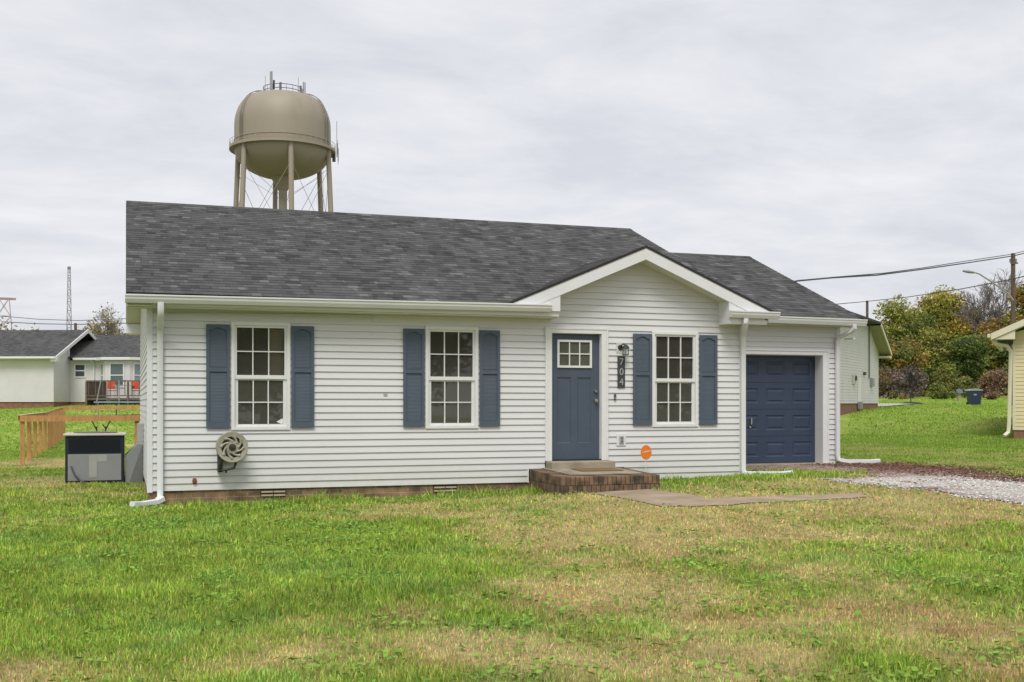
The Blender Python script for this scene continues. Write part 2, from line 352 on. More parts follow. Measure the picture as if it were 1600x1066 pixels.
# ================================================================== THE WHITE HOUSE
H=thing('house','white vinyl clad single storey house with slate blue shutters, blue door and attached garage','house',(0,0,0))
SB=.175; EZ=2.77
GC,GS=7.62,.42      # gable centre and slope
RP=.40              # main roof pitch
wins=[(1.143,1.991),(4.05,4.905),(7.902,8.757)]
WZ0,WZ1=1.035,2.615
ops=[(a,b,WZ0,WZ1) for a,b in wins]+[(6.017,7.108,.3,2.646),(5.74,7.40,0,.39)]
def lim(z):
    if z<EZ+.01: return (0.0,9.61)
    k=max(0,(3.12-z)*-1)/GS
    return (6.14+k,9.14-k) if z>3.12 else (6.14,9.14)
mb=MB(); siding(mb,lim,SB,3.75,0.0,ops,lip=.020)
jr=random.Random(3)
for k in range(26):
    z=SB+k*.1016
    for x in (jr.uniform(1.2,3.6),jr.uniform(5.0,5.9),jr.uniform(7.5,9.2)):
        if any(o[0]-.05<x<o[1]+.05 and o[2]-.1<z<o[3] for o in ops): continue
        if z<2.7 and k%2==0: mb.add([(x,-.0215,z+.001),(x+.012,-.0203,z+.001),(x+.012,-.002,z+.1),(x,-.003,z+.1)],[(0,1,2,3)])
mb.build('front_wall',m_siding,H)
mb=MB(); siding(mb,lambda z:(0.0,9.6) if z<2.87 else ((z-2.87)/RP,min(9.6,10.5-(z-2.87)/RP)),SB,4.9,0.0,(),axis='side')
mb.build('side_wall',m_siding,H)
mb=MB(); mb.box(9.60,9.61,.02,2.4,.2,2.9); mb.box(0.02,9.6,9.59,9.6,.2,3.0); mb.box(.03,.04,.03,9.5,.2,2.8)
# backing sheet behind the front siding (with the openings left free)
xs=sorted({.04,9.58}|{q for o in ops for q in (o[0],o[1])}); zs=sorted({.2,2.9}|{q for o in ops for q in (o[2],o[3]) if .2<q<2.9})
for i in range(len(xs)-1):
    for j in range(len(zs)-1):
        mx_,mz_=(xs[i]+xs[i+1])/2,(zs[j]+zs[j+1])/2
        if any(o[0]<mx_<o[1] and o[2]<mz_<o[3] for o in ops): continue
        mb.quad((xs[i],.004,zs[j]),(xs[i+1],.004,zs[j]),(xs[i+1],.004,zs[j+1]),(xs[i],.004,zs[j+1]))
mb.build('rear_wall',m_siding,H)
# foundation
mb=MB(); mb.box(.012,9.59,.015,.1,-.4,SB+.01); mb.box(.015,.1,.1,9.55,-.4,SB+.01); mb.build('foundation',m_brick,H)
# foundation vents
vent0=None
for i,(a,b) in enumerate(((1.563,1.935),(4.182,4.562))):
    mb=MB(); w=b-a
    for q in range(2):
        z=.062+q*.052
        mb.box(.012,w/2-.006,-.010,.006,z,z+.024); mb.box(w/2+.006,w-.012,-.010,.006,z,z+.024)
    v=mb.build('foundation_vent',mat('vent_cream',(.46,.38,.24),.7,.1,8),H,loc=(a,0,0)); 
    mb=MB(); mb.box(0,w,.0065,.0118,.045,SB-.004); mb.build('slot',m_dark,v)
# corner posts, J channels, frieze pieces
mb=MB(); mb.box(-.022,.055,-.022,-.0005,SB-.02,EZ); mb.box(-.022,-.0005,0,.055,SB-.02,EZ); mb.build('corner_post',m_trim,H,bevel=.003)
mb=MB(); mb.box(9.54,9.63,-.022,-.0005,.14,EZ); mb.box(9.6105,9.63,0,.07,.14,EZ); mb.build('corner_post',m_trim,H,bevel=.003)
mb=MB(); mb.box(3.24,6.1,-.0185,-.001,2.655,2.768); mb.build('frieze_board',m_siding,H)
mb=MB(); mb.box(5.722,5.742,-.02,0,SB-.01,.405); mb.box(5.742,6.017,-.02,0,.386,.405); mb.build('channel_trim',m_white,H)
mb=MB(); mb.box(7.108,7.40,-.02,0,.386,.405); mb.build('channel_trim',m_white,H)
# ---- window
def make_window():
    w=.85; h=WZ1-WZ0; fr=.05
    mb=MB()
    mb.box(0,fr,-.035,.07,0,h); mb.box(w-fr,w,-.035,.07,0,h); mb.box(fr,w-fr,-.035,.07,h-fr,h); mb.box(fr,w-fr,-.035,.07,0,fr)
    f=mb.build('window',m_white,H,bevel=.004)
    mid=h*.49
    up=MB(); a,b=fr,w-fr; t=.032
    up.box(a,a+t,-.012,.03,mid-.03,h-fr); up.box(b-t,b,-.012,.03,mid-.03,h-fr); up.box(a+t,b-t,-.012,.03,h-fr-t,h-fr); up.box(a+t,b-t,-.018,.03,mid-.025,mid+.03)
    up.build('upper_sash',m_white,f,bevel=.002)
    lo=MB(); t2=.05
    lo.box(a,a+t2,.006,.04,fr,mid-.025); lo.box(b-t2,b,.006,.04,fr,mid-.025); lo.box(a+t2,b-t2,.006,.04,fr,fr+.035); lo.box(a+t2,b-t2,.006,.04,mid-.045,mid-.025)
    lo.build('lower_sash',m_white,f,bevel=.002)
    mu=MB(); mw=.008
    ux0,ux1,uz0,uz1=a+t,b-t,mid+.03,h-fr-t
    for k in (1,2):
        x=ux0+(ux1-ux0)*k/3; mu.box(x-mw,x+mw,-.002,.020,uz0,uz1)
    z=(uz0+uz1)/2; 
    for k in range(3): mu.box(ux0+(ux1-ux0)*k/3+(mw if k else 0),ux0+(ux1-ux0)*(k+1)/3-(mw if k<2 else 0),-.002,.020,z-mw,z+mw)
    lx0,lx1,lz0,lz1=a+t2,b-t2,fr+.035,mid-.045
    for k in (1,2):
        x=lx0+(lx1-lx0)*k/3; mu.box(x-mw,x+mw,.002,.026,lz0,lz1)
    z=(lz0+lz1)/2
    for k in range(3): mu.box(lx0+(lx1-lx0)*k/3+(mw if k else 0),lx0+(lx1-lx0)*(k+1)/3-(mw if k<2 else 0),.002,.026,z-mw,z+mw)
    mu.build('muntin',m_white,f)
    g=MB(); g.quad((ux0,.024,uz0),(ux1,.024,uz0),(ux1,.024,uz1),(ux0,.024,uz1)); g.build('pane',m_glass,f); g=MB(); g.quad((lx0,.030,lz0),(lx1,.030,lz0),(lx1,.030,lz1),(lx0,.030,lz1)); g.build('pane',m_glass,f)
    s=MB(); s.quad((lx0,.034,lz0),(lx1,.034,lz0),(lx1,.034,lz1),(lx0,.034,lz1)); s.build('insect_screen',m_screen,f)
    r=MB(); r.quad((-.3,1.6,-.4),(w+.3,1.6,-.4),(w+.3,1.6,h+.2),(-.3,1.6,h+.2)); r.quad((-.3,.08,-.4),(-.3,1.6,-.4),(-.3,1.6,h+.2),(-.3,.08,h+.2)); r.quad((w+.3,.08,-.4),(w+.3,1.6,-.4),(w+.3,1.6,h+.2),(w+.3,.08,h+.2))
    r.quad((-.3,.08,-.4),(w+.3,.08,-.4),(w+.3,1.6,-.4),(-.3,1.6,-.4)); r.quad((-.3,.08,h+.2),(w+.3,.08,h+.2),(w+.3,1.6,h+.2),(-.3,1.6,h+.2))
    r.build('room_lining',m_room,f)
    return f
w0=make_window(); w0.location=(wins[0][0],0,WZ0)
w1=dup(w0,H,(wins[1][0],0,WZ0)); w2=dup(w0,H,(wins[2][0],0,WZ0))
b=MB(); b.box(.09,.76,.10,.105,.08,.74); b.build('blind',m_blind,w1)
b=MB(); b.box(.55,.76,.10,.13,.06,1.52)
b.build('curtain',mat('tan_curtain',(.30,.24,.15),.9,.08,3),w0)
b=MB(); b.add([(0,0,0),(.05,0,.03),(.085,0,.05),(.10,0,.01),(.085,0,-.035),(.05,0,-.025)],[(0,1,2,3,4,5)]); b.build('sticker',m_white,w0,loc=(.655,.0285,.12))
for w_,lb in ((w0,'leftmost window, under the long gutter, with a tan curtain and small sticker'),(w1,'middle window left of the front door'),(w2,'window right of the front door')): w_['label']=lb
# ---- shutter
def make_shutter():
    w,h=.333,1.5; fr=.045; mb=MB()
    mb.box(0,fr,-.038,-.014,0,h); mb.box(w-fr,w,-.038,-.014,0,h); mb.box(fr,w-fr,-.038,-.014,0,.085)
    mb.box(fr,w-fr,-.038,-.014,h*.56-.025,h*.56+.035)
    n=10; vs=[]                                  # arched top rail
    for k in range(n+1):
        t=k/n; x=fr+(w-2*fr)*t; vs.append((x,h-.085+.04*math.sin(PI*max(0,min(1,(t-.12)/.76)))))
    mb.prism([(fr,h)]+vs+[(w-fr,h)],-.038,-.014)
    mb.box(fr,w-fr,-.0163,-.0145,.085,h-.04)
    z=.09
    while z<h-.085:
        if not (h*.56-.045<z<h*.56+.035):
            mb.quad((fr,-.023,z),(w-fr,-.023,z),(w-fr,-.0185,z+.0205),(fr,-.0185,z+.0205)); mb.quad((fr,-.0185,z+.0205),(w-fr,-.0185,z+.0205),(w-fr,-.023,z+.021),(fr,-.023,z+.021))
        z+=.021
    return mb.build('shutter',m_shut,H)
sh=make_shutter(); spos=[.791,2.008,3.70,4.918,7.553,8.772]
sh.location=(spos[0],-.012,1.07)
for x in spos[1:]: dup(sh,H,(x,-.012,1.07))
# ---- entry door
mb=MB(); x0,x1,zt=6.017,7.108,2.646
mb.box(x0,x0+.115,-.035,.0,.505,zt); mb.box(x1-.115,x1,-.035,.0,.505,zt); mb.box(x0+.115,x1-.115,-.035,.0,zt-.095,zt)
mb.box(x0,x0+.03,-.045,-.035,.505,zt); mb.box(x1-.03,x1,-.045,-.035,.505,zt); mb.box(x0+.03,x1-.03,-.045,-.035,zt-.03,zt)
mb.box(x0+.10,x0+.118,0,.12,.505,zt-.09); mb.box(x1-.118,x1-.10,0,.12,.505,zt-.09); mb.box(x0+.118,x1-.118,0,.12,zt-.097,zt-.09)
mb.build('door_frame',m_white,H,bevel=.004)
def panel_front(mb, x0,x1,z0,z1,y,holes,dep,bev):
    """flat front with recessed panels"""
    xs=sorted({x0,x1}|{q for h in holes for q in h[:2]}); zs=sorted({z0,z1}|{q for h in holes for q in h[2:]})
    for i in range(len(xs)-1):
        for j in range(len(zs)-1):
            mx,mz=(xs[i]+xs[i+1])/2,(zs[j]+zs[j+1])/2
            if any(h[0]<mx<h[1] and h[2]<mz<h[3] for h in holes): continue
            mb.quad((xs[i],y,zs[j]),(xs[i+1],y,zs[j]),(xs[i+1],y,zs[j+1]),(xs[i],y,zs[j+1]))
    for (a,b,c,d) in holes:
        A,B,Cc,Dd=a+bev,b-bev,c+bev,d-bev
        o=[(a,y,c),(b,y,c),(b,y,d),(a,y,d)]; n=[(A,y+dep,Cc),(B,y+dep,Cc),(B,y+dep,Dd),(A,y+dep,Dd)]
        mb.add(o+n,[(0,1,5,4),(1,2,6,5),(2,3,7,6),(3,0,4,7),(4,5,6,7)])
dx0,dx1,dz0,dz1=6.137,6.988,.525,2.55
mb=MB(); gl=(dx0+.115,dx1-.135,dz0+1.475,dz0+1.925)
pc=(dx0+dx1)/2-.01
panel_front(mb,dx0,dx1,dz0,dz1,.06,[(dx0+.12,pc-.055,dz0+.26,dz0+1.32),(pc+.055,dx1-.14,dz0+.26,dz0+1.32)],.014,.012)
door=mb.build('front_door',m_blue,H)
mb=MB(); a,b,c,d=gl; t=.035
mb.box(a,a+t,.035,.0599,c,d); mb.box(b-t,b,.035,.0599,c,d); mb.box(a+t,b-t,.035,.0599,c,c+t); mb.box(a+t,b-t,.035,.0599,d-t,d)
for k in (1,2):
    x=a+t+(b-a-2*t)*k/3; mb.box(x-.009,x+.009,.042,.0585,c+t,d-t)
z=(c+d)/2
for k in range(3): mb.box(a+t+(b-a-2*t)*k/3+(.009 if k else 0),a+t+(b-a-2*t)*(k+1)/3-(.009 if k<2 else 0),.042,.0585,z-.009,z+.009)
dl=mb.build('door_window',m_white,door,bevel=.002)
mb=MB(); mb.quad((a+t,.0592,c+t),(b-t,.0592,c+t),(b-t,.0592,d-t),(a+t,.0592,d-t)); mb.build('door_glass',mat('frosted_door_glass',(.10,.10,.08),.12,.12,9),door)
mb=MB(); hx=dx1-.065; mb.lathe([(0,-.055),(.018,-.055),(.027,-.045),(.027,-.03),(.012,-.02),(.012,.0),(.032,.0),(.032,.01)],(hx,.05,1.47),16,ax='y'); mb.build('door_handle',m_steel,door,smooth=True); mb=MB()
mb.lathe([(0,-.03),(.018,-.03),(.028,-.015),(.031,.01)],(hx,.05,1.62),16,ax='y'); mb.build('deadbolt',m_steel,door,smooth=True)
mb=MB(); mb.box(6.12,7.005,-.03,.12,.505,.524); mb.build('threshold',m_black,H)
mb=MB(); mb.box(6.135,6.99,.0745,.11,.526,2.56); mb.build('door_core',m_blue,door)
# ---- roof
mb=MB(); sl=math.sqrt(1+RP*RP); ey=-.36; ez=2.965
def main_clip(s):
    return (0,10.2)
ry=5.1
lv=(ry-ey)*sl
g0=3.955; gl_=(g0-ez)/GS; yb_=ey+(g0-ez)/RP; svl=(yb_-ey)*sl
cut=lambda s:max(0.0,(1-s/svl))*gl_-.04*(1-s/svl) if s<svl else 0.0
roof_plane(mb,(-.3,ey,ez),(1,0,0),(0,1,RP),10.2,lv,clip=lambda s:(0,GC+.3-cut(s) if s<svl else GC+.3))
roof_plane(mb,(-.3,ey,ez),(1,0,0),(0,1,RP),10.2,lv,clip=lambda s:(GC+.3+cut(s),10.2))
RE=9.95; rez=ez+(2*ry-ey-RE)*RP
roof_plane(mb,(9.9,RE,rez),(-1,0,0),(0,-1,RP),10.2,(RE-ry)*sl,uoff=30)
roof=mb.build('roof',m_shing,H)
mb=MB(); rz=ez+(ry-ey)*RP
mb.add([(-.3,ry-.13,rz-.045),(9.9,ry-.13,rz-.045),(9.9,ry,rz+.016),(-.3,ry,rz+.016),(9.9,ry+.13,rz-.045),(-.3,ry+.13,rz-.045)],[(0,1,2,3),(3,2,4,5)],[[(0,.02),(10,.02),(10,.13),(0,.13)],[(0,.15),(10,.15),(10,.28),(0,.28)]])
mb.build('ridge_cap',m_shing,roof)
# roof edge (dark shingle edge + deck) left and right rakes
def rake_board(mb,x0,x1,off0,off1):
    for (ya,yb,s) in ((ey,ry,1),(RE,ry,-1)):
        za,zb=(ez,rz) if s>0 else (rez,rz)
        p=[(ya,za-off1),(yb,zb-off1),(yb,zb-off0),(ya,za-off0)]
        mb.prism(p if s>0 else p[::-1],x0,x1,'x')
for args in ((-.305,-.2955,.002,.03),(9.896,9.905,.002,.03)): mb=MB(); rake_board(mb,*args); mb.build('shingle_edge',m_edge,roof)
for args in ((-.299,-.277,.03,.19),(9.877,9.899,.03,.19)): mb=MB(); rake_board(mb,*args); mb.build('rake_fascia',m_trim,H)
for args in ((-.277,0.03,.17,.185),(9.60,9.877,.17,.185)): mb=MB(); rake_board(mb,*args); mb.build('rake_soffit',m_soffit,H)
for q in ((-.299,6.135,-.33,-.31,EZ+.02,ez-.015),(-.299,9.89,RE-.03,RE-.01,rez-.2,rez-.03)): mb=MB(); mb.box(*q); mb.build('eave_fascia',m_trim,H)
for q in ((-.29,6.135,-.31,0.01,EZ,EZ+.018),(.02,9.87,9.55,RE-.03,rez-.2,rez-.185)): mb=MB(); mb.box(*q); mb.build('eave_soffit',m_soffit,H)
mb=MB(); mb.prism([(RE-.45,rez-.23),(RE-.01,rez-.23),(RE-.01,rez-.19),(RE-.45,rez-.02)],-.298,-.002,'x'); mb.build('rear_cornice',m_trim,H)
# gable over the entry
xl,xr=GC-gl_,GC+gl_; gs=math.sqrt(1+GS*GS); lvg=gl_*gs
mb=MB(); FY=-.385
roof_plane(mb,(xl,FY,ez+.012),(0,1,0),(1,0,GS),3,lvg,clip=lambda s:(0,(s/lvg)*(yb_-FY)+.03),uoff=3)
roof_plane(mb,(xr,FY,ez+.012),(0,1,0),(-1,0,GS),3,lvg,clip=lambda s:(0,(s/lvg)*(yb_-FY)+.03),uoff=8)
mb.build('gable_roof',m_shing,H)
def grake(mb,y0,y1,o0,o1,ex=0):
    k=(1,-1)
    for s in k:
        e1=gl_+ex; d1=min(e1,(g0-o1-2.87)/GS)
        p=[(GC,g0-o1),(GC-s*d1,g0-o1-d1*GS),(GC-s*(e1-.001),g0-o1-d1*GS),(GC-s*e1,g0-o0-e1*GS),(GC,g0-o0)]
        mb.prism(p if s>0 else p[::-1],y0,y1)
mb=MB(); grake(mb,FY-.006,FY+.02,-.014,.026); mb.build('gable_shingle_edge',m_edge,H)
mb=MB(); grake(mb,FY+.004,FY+.03,.026,.21); mb.build('gable_fascia',m_trim,H)
mb=MB()
for s in (1,-1):
    p=[(GC,g0-.20),(GC-s*1.62,g0-.20-1.62*GS),(GC-s*1.62,g0-.185-1.62*GS),(GC,g0-.185)]
    mb.prism(p if s>0 else p[::-1],FY+.03,.0)
mb.build('gable_soffit',m_soffit,H)
mb=MB()
for s,(xa,xb) in ((1,(6.14,5.40)),(-1,(9.14,9.86))):
    mb=MB(); za=g0-.2-abs(xa-GC)*GS; zb=g0-.2-abs(xb-GC)*GS
    p=[(xa,2.745),(xa,za),(xb,max(zb,2.80)),(xb,2.745)]
    if s>0: p=[(xa,2.87),(xa,za),(5.62,g0-.2-(GC-5.62)*GS),(5.62,2.87)]
    mb.prism(p if s>0 else p[::-1],FY+.012,-.001); mb.build('cornice_return',m_trim,H)
mb=MB(); mb.box(9.15,9.87,FY+.02,0,2.742,2.7445); mb.build('return_soffit',m_soffit,H)
# right rake skirt of the main roof above the garage
# ---- gutters
def gutter(name,xa,xb,yf,yb,za,zb,h=.115):
    """K style gutter, top back at z; za/zb its top height at both ends"""
    prof=[(yb,0),(yf,0),(yf,-.022),(yf+.012,-.03),(yf+.016,-.062),(yf+.045,-h),(yb,-h)]
    mb=MB(); n=len(prof)
    vs=[(xa,p[0],za+p[1]) for p in prof]+[(xb,p[0],zb+p[1]) for p in prof]
    mb.add(vs,[(i,i+n,(i+1)%n+n,(i+1)%n) for i in range(n)]+[tuple(range(n)),tuple(range(2*n-1,n-1,-1))])
    return mb.build(name,m_gut,H,bevel=.003)
gutter('gutter',-.315,5.975,-.465,-.332,2.932,2.968)
gutter('gutter',9.125,10.045,-.50,-.386,2.958,2.952)
gutter('gutter',9.66,13.60,1.965,2.09,3.118,3.085,.13)
# ---- downspouts
def downspout(pts,ax,w=.085,d=.062,name='downspout'):
    mb=MB(); sweep_rect(mb,pts,w,d,ax); return mb.build(name,m_trim,H,smooth=True)
downspout([(.155,-.40,2.84),(.155,-.40,2.73),(.155,-.36,2.64),(.155,-.085,2.50),(.155,-.055,2.42),(.155,-.055,.20),(.155,-.075,.08),(.12,-.10,.045)],(1,0,0))
mb=MB(); sweep_rect(mb,[(.19,-.10,.075),(.10,-.16,.035),(-.10,-.30,.02),(-.22,-.42,.035)],.10,.075,(.5,-.7,0)); mb.build('downspout_extension',m_trim,H,smooth=True)
downspout([(9.42,-.42,2.85),(9.42,-.42,2.77),(9.46,-.34,2.70),(9.57,-.085,2.60),(9.585,-.06,2.52),(9.585,-.06,.30),(9.60,-.075,.24)],(1,0,0))
mb=MB(); sweep_rect(mb,[(9.60,-.07,.24),(9.72,-.13,.235),(10.15,-.32,.235),(10.34,-.40,.255)],.10,.075,(.4,-.9,0)); mb.build('downspout_extension',m_trim,H,smooth=True)
downspout([(13.32,2.02,2.99),(13.32,2.02,2.91),(13.29,2.08,2.84),(13.16,2.31,2.74),(13.155,2.335,2.66),(13.155,2.335,.40),(13.17,2.33,.30),(13.25,2.30,.262)],(1,0,0))
mb=MB(); sweep_rect(mb,[(13.20,2.31,.285),(13.32,2.27,.262),(13.75,2.10,.262),(13.93,2.03,.275)],.10,.08,(.3,-.9,0)); mb.build('downspout_extension',m_trim,H,smooth=True)
mb=MB(); mb.box(13.36,13.40,2.1,2.4,2.70,2.73); mb.build('downspout_strap',m_trim,H)
# ---- garage
GY=2.4; GX1=13.23
gops=[(10.25,12.965,0,2.47)]
mb=MB(); siding(mb,lambda z:(9.61,GX1),.20,2.95,GY,gops,lip=.019); mb.build('garage_front_wall',m_siding,H)
mb=MB(); mb.box(9.63,10.24,GY+.004,GY+.02,.1,2.98); mb.box(12.97,13.2,GY+.004,GY+.02,.1,2.98); mb.box(10.24,12.97,GY+.004,GY+.02,2.475,2.98)
siding(mb,lambda z:(GY,10.1) if z<3.0 else (GY+(z-3.0)/.41,10.1-(z-3.0)/.41),.20,4.7,GX1,(),axis='side',flip=-1); mb.build('garage_side_wall',m_siding,H)
mb=MB(); mb.box(13.165,13.25,GY-.02,GY-.001,.2,2.95); mb.box(13.2315,13.25,GY,GY+.07,.2,2.95); mb.build('corner_post',m_trim,H,bevel=.003)
mb=MB(); mb.box(12.84,12.965,GY-.03,GY+.0,.20,2.47); mb.box(10.25,12.84,GY-.03,GY+.0,2.385,2.47); mb.box(10.25,10.38,GY-.03,GY+.0,.2,2.385)
mb.box(12.84,12.87,GY+.001,GY+.30,.22,2.40); mb.box(10.35,10.38,GY+.001,GY+.30,.22,2.40); mb.box(10.38,12.84,GY+.001,GY+.30,2.375,2.40)
mb.box(12.95,12.975,GY-.045,GY-.03,.2,2.48); mb.box(10.25,12.95,GY-.045,GY-.03,2.455,2.48)
mb.build('garage_door_frame',m_white,H,bevel=.004)
# garage door: raised panels with beads
mb=MB(); a,b,c,d=10.40,12.835,.245,2.37; cols=4; rows=4; cw=(b-a)/cols; rh=(d-c)/rows
holes=[]
for i in range(cols):
    for j in range(rows):
        holes.append((a+i*cw+.085,a+(i+1)*cw-.085,c+j*rh+.12,c+(j+1)*rh-.115))
panel_front(mb,a,b,c,d,GY+.24,holes,.012,.022)
for (p,q,r,s) in holes:      # raised centre
    mb.add([(p+.04,GY+.2525,r+.04),(q-.04,GY+.2525,r+.04),(q-.04,GY+.2525,s-.04),(p+.04,GY+.2525,s-.04),(p+.065,GY+.241,r+.065),(q-.065,GY+.241,r+.065),(q-.065,GY+.241,s-.065),(p+.065,GY+.241,s-.065)],
        [(0,1,5,4),(1,2,6,5),(2,3,7,6),(3,0,4,7),(4,5,6,7)])
gd=mb.build('garage_door',m_gdoor,H)
mb=MB()
for j in range(1,rows): mb.box(a,b,GY+.2375,GY+.2395,c+j*rh-.003,c+j*rh+.003)
mb.build('panel_seam',m_black,gd)
mb=MB(); mb.box(11.335,11.36,GY+.19,GY+.239,1.01,1.13); mb.lathe([(0,-.02),(.02,-.02),(.024,0)],(11.335,GY+.235,.955),12,ax='y'); mb.build('garage_door_handle',m_steel,gd)
mb=MB(); mb.box(9.65,13.0,GY-.13,GY+.4,.02,.235); mb.build('garage_slab',m_conc,H,bevel=.01)
mb=MB(); mb.box(9.62,13.225,GY+.02,GY+.1,-.2,.205); mb.box(13.12,13.222,GY+.1,10,-.2,.205); mb.build('garage_foundation',m_brick,H)
ge=2.04; gez=3.125; gry=6.25; gp=.41; gsl=math.sqrt(1+gp*gp)
mb=MB(); roof_plane(mb,(9.6,ge,gez),(1,0,0),(0,1,gp),3.9,(gry-ge)*gsl,uoff=50); roof_plane(mb,(13.5,2*gry-ge,gez),(-1,0,0),(0,-1,gp),3.9,(gry-ge)*gsl,uoff=70)
groof=mb.build('garage_roof',m_shing,H)
grz=gez+(gry-ge)*gp
mb=MB(); mb.add([(9.8,gry-.13,grz-.045),(13.5,gry-.13,grz-.045),(13.5,gry,grz+.016),(9.8,gry,grz+.016),(13.5,gry+.13,grz-.045),(9.8,gry+.13,grz-.045)],[(0,1,2,3),(3,2,4,5)],[[(0,.02),(4,.02),(4,.13),(0,.13)],[(0,.15),(4,.15),(4,.28),(0,.28)]]); mb.build('garage_ridge_cap',m_shing,groof)
def grk(mb,x0,x1,o0,o1):
    for (ya,yb,s) in ((ge,gry,1),(2*gry-ge,gry,-1)):
        p=[(ya,gez-o1),(yb,grz-o1),(yb,grz-o0),(ya,gez-o0)]; mb.prism(p if s>0 else p[::-1],x0,x1,'x')
mb=MB(); grk(mb,13.494,13.504,.002,.03); mb.build('garage_shingle_edge',m_edge,groof)
mb=MB(); grk(mb,13.476,13.497,.03,.18); mb.box(9.66,13.49,2.09,2.11,2.97,gez+.0); mb.build('garage_fascia',m_trim,H)
mb=MB(); grk(mb,13.23,13.476,.165,.178); mb.box(9.66,13.48,2.11,GY+.01,2.95,2.968); mb.build('garage_soffit',m_soffit,H)
sm=W(1062,458,30.1); mb=MB(); mb.tube([(sm[0],sm[1],2.6),(sm[0],sm[1],sm[2]+.1)],.03,8); mb.build('service_mast',m_grey,H)
# ================================================================== things on and at the house
def onwall(n,l,c,**k): return thing(n,l,c,**k)
# porch
P=thing('brick_porch','low brick edged concrete porch step in front of the blue door','porch',(5.76,0,0))
mb=MB(); X1=1.60; Y1=-1.40
def slope(y): return .383+(-y)/1.4*-.043
b0=.0
mb.add([(0,-.001,b0-.2),(X1,-.001,b0-.2),(X1,Y1,b0-.2),(0,Y1,b0-.2),(0,-.001,.383),(X1,-.001,.383),(X1,Y1,.34),(0,Y1,.34)],[(0,1,2,3),(4,7,6,5),(0,4,5,1),(1,5,6,2),(2,6,7,3),(3,7,4,0)])
mb.build('brick_border',m_sold,P,bevel=.012)
mb=MB(); a_=.20
mb.add([(a_,-.002,.386),(X1-a_,-.002,.386),(X1-a_,Y1+.2,.352),(a_,Y1+.2,.352),(a_,-.002,.398),(X1-a_,-.002,.398),(X1-a_,Y1+.2,.364),(a_,Y1+.2,.364)],[(4,7,6,5),(1,5,6,2),(2,6,7,3),(3,7,4,0)])
mb.build('concrete_slab',m_conc,P)
mb=MB(); mb.box(.27,1.36,-.30,-.002,.37,.503); mb.build('door_step',m_conc,P,bevel=.015)
mb=MB(); mb.add([(6.33,-.36,.390),(7.02,-.36,.390),(7.02,-.82,.377),(6.33,-.82,.377),(6.33,-.36,.402),(7.02,-.36,.402),(7.02,-.82,.389),(6.33,-.82,.389)],[(4,7,6,5),(0,4,5,1),(1,5,6,2),(2,6,7,3),(3,7,4,0)])
tag(mb.build('doormat',m_mat),'brown coir doormat lying on the porch in front of the blue door','doormat')
# hose reel
R=thing('hose_reel','round tan hose reel with dark hub mounted on the siding below the left window','hose reel',(1.135,-.02,.80))
r0=.215
mb=MB(); mb.lathe([(r0-.062,-.287),(r0-.03,-.292),(r0,-.297),(r0+.006,-.28),(r0,-.262),(r0-.062,-.268),(r0-.062,-.287)],n=40,ax='y')
mb.lathe([(.045,-.295),(.088,-.291),(.092,-.275),(.05,-.27)],n=24,ax='y')
for k in range(8):    # curved spokes
    t0=2*PI*k/8; pts=[]
    for q in range(6):
        f=q/5; rr=.08+(r0-.135)*f; t=t0+.75*f; pts.append((rr*math.cos(t),-.284,rr*math.sin(t)))
    mb.tube(pts,[.020,.017,.015,.016,.020,.026],6,flat=1.0)
mb.lathe([(.03,-.262),(r0-.02,-.262),(r0-.02,-.255),(.03,-.255)],n=40,ax='y'); mb.build('reel_face',m_tan,R,smooth=True)
mb=MB(); mb.lathe([(0,-.312),(.03,-.312),(.05,-.305),(.052,-.275)],n=20,ax='y'); mb.build('hub',m_dark,R,smooth=True)
mb=MB(); mb.lathe([(r0-.04,-.265),(.11,-.262),(.11,-.05),(r0-.04,-.047)],n=32,ax='y'); mb.build('drum',m_dark,R)
mb=MB(); mb.lathe([(0,-.03),(r0-.005,-.03),(r0,-.045),(r0-.03,-.055),(0,-.055)],n=40,ax='y'); mb.build('back_disc',m_tan,R,smooth=True)
mb=MB(); mb.tube([(-.13,-.27,-.13),(-.165,-.24,-.22),(-.17,-.22,-.33),(-.10,-.23,-.325),(.03,-.24,-.30),(.05,-.25,-.22)],[.022,.028,.022,.018,.02,.02],8)
mb.box(-.19,-.13,-.20,.0,-.36,-.1); mb.tube([(-.08,-.21,-.32),(-.08,-.21,-.37)],.014,8); mb.build('bracket',m_dark,R,smooth=True)
# lamp
Lp=thing('wall_lantern','small dark bronze wall lantern with clear glass above the house number','wall lamp',(7.33,-.014,2.32))
Lp.scale=(.82,.82,.82)
mb=MB(); mb.box(-.085,.045,-.006,.014,-.09,.12); mb.build('mounting_block',m_siding,Lp)
mb=MB(); mb.lathe([(0,-.03),(.045,-.028),(.055,-.012),(.055,-.004)],(0,0,.02),20,ax='y'); mb.tube([(0,-.03,.03),(.01,-.07,.075),(.035,-.12,.085),(.05,-.14,.06)],.013,8); 
mb.lathe([(.012,.075),(.035,.065),(.062,.035),(.078,-.002),(.073,-.008)],(.055,-.14,.0),20); mb.build('hood',m_dark,Lp,smooth=True)
mb=MB(); mb.lathe([(.056,-.008),(.066,-.125),(.06,-.13),(0,-.13)],(.055,-.14,0),6); mb.build('lantern_glass',m_lamp_glass,Lp)
mb=MB()
for k in range(6):
    t=2*PI*k/6; mb.tube([(.055+.059*math.cos(t),-.14+.059*math.sin(t),-.006),(.055+.068*math.cos(t),-.14+.068*math.sin(t),-.13)],.004,5)
mb.lathe([(.066,-.122),(.072,-.126),(.066,-.134)],(.055,-.14,0),6); mb.build('lantern_frame',m_dark,Lp)
mb=MB(); mb.lathe([(0,-.02),(.018,-.03),(.026,-.06),(.018,-.085),(0,-.09)],(.055,-.14,0),12); mb.build('bulb',m_white,Lp,smooth=True)
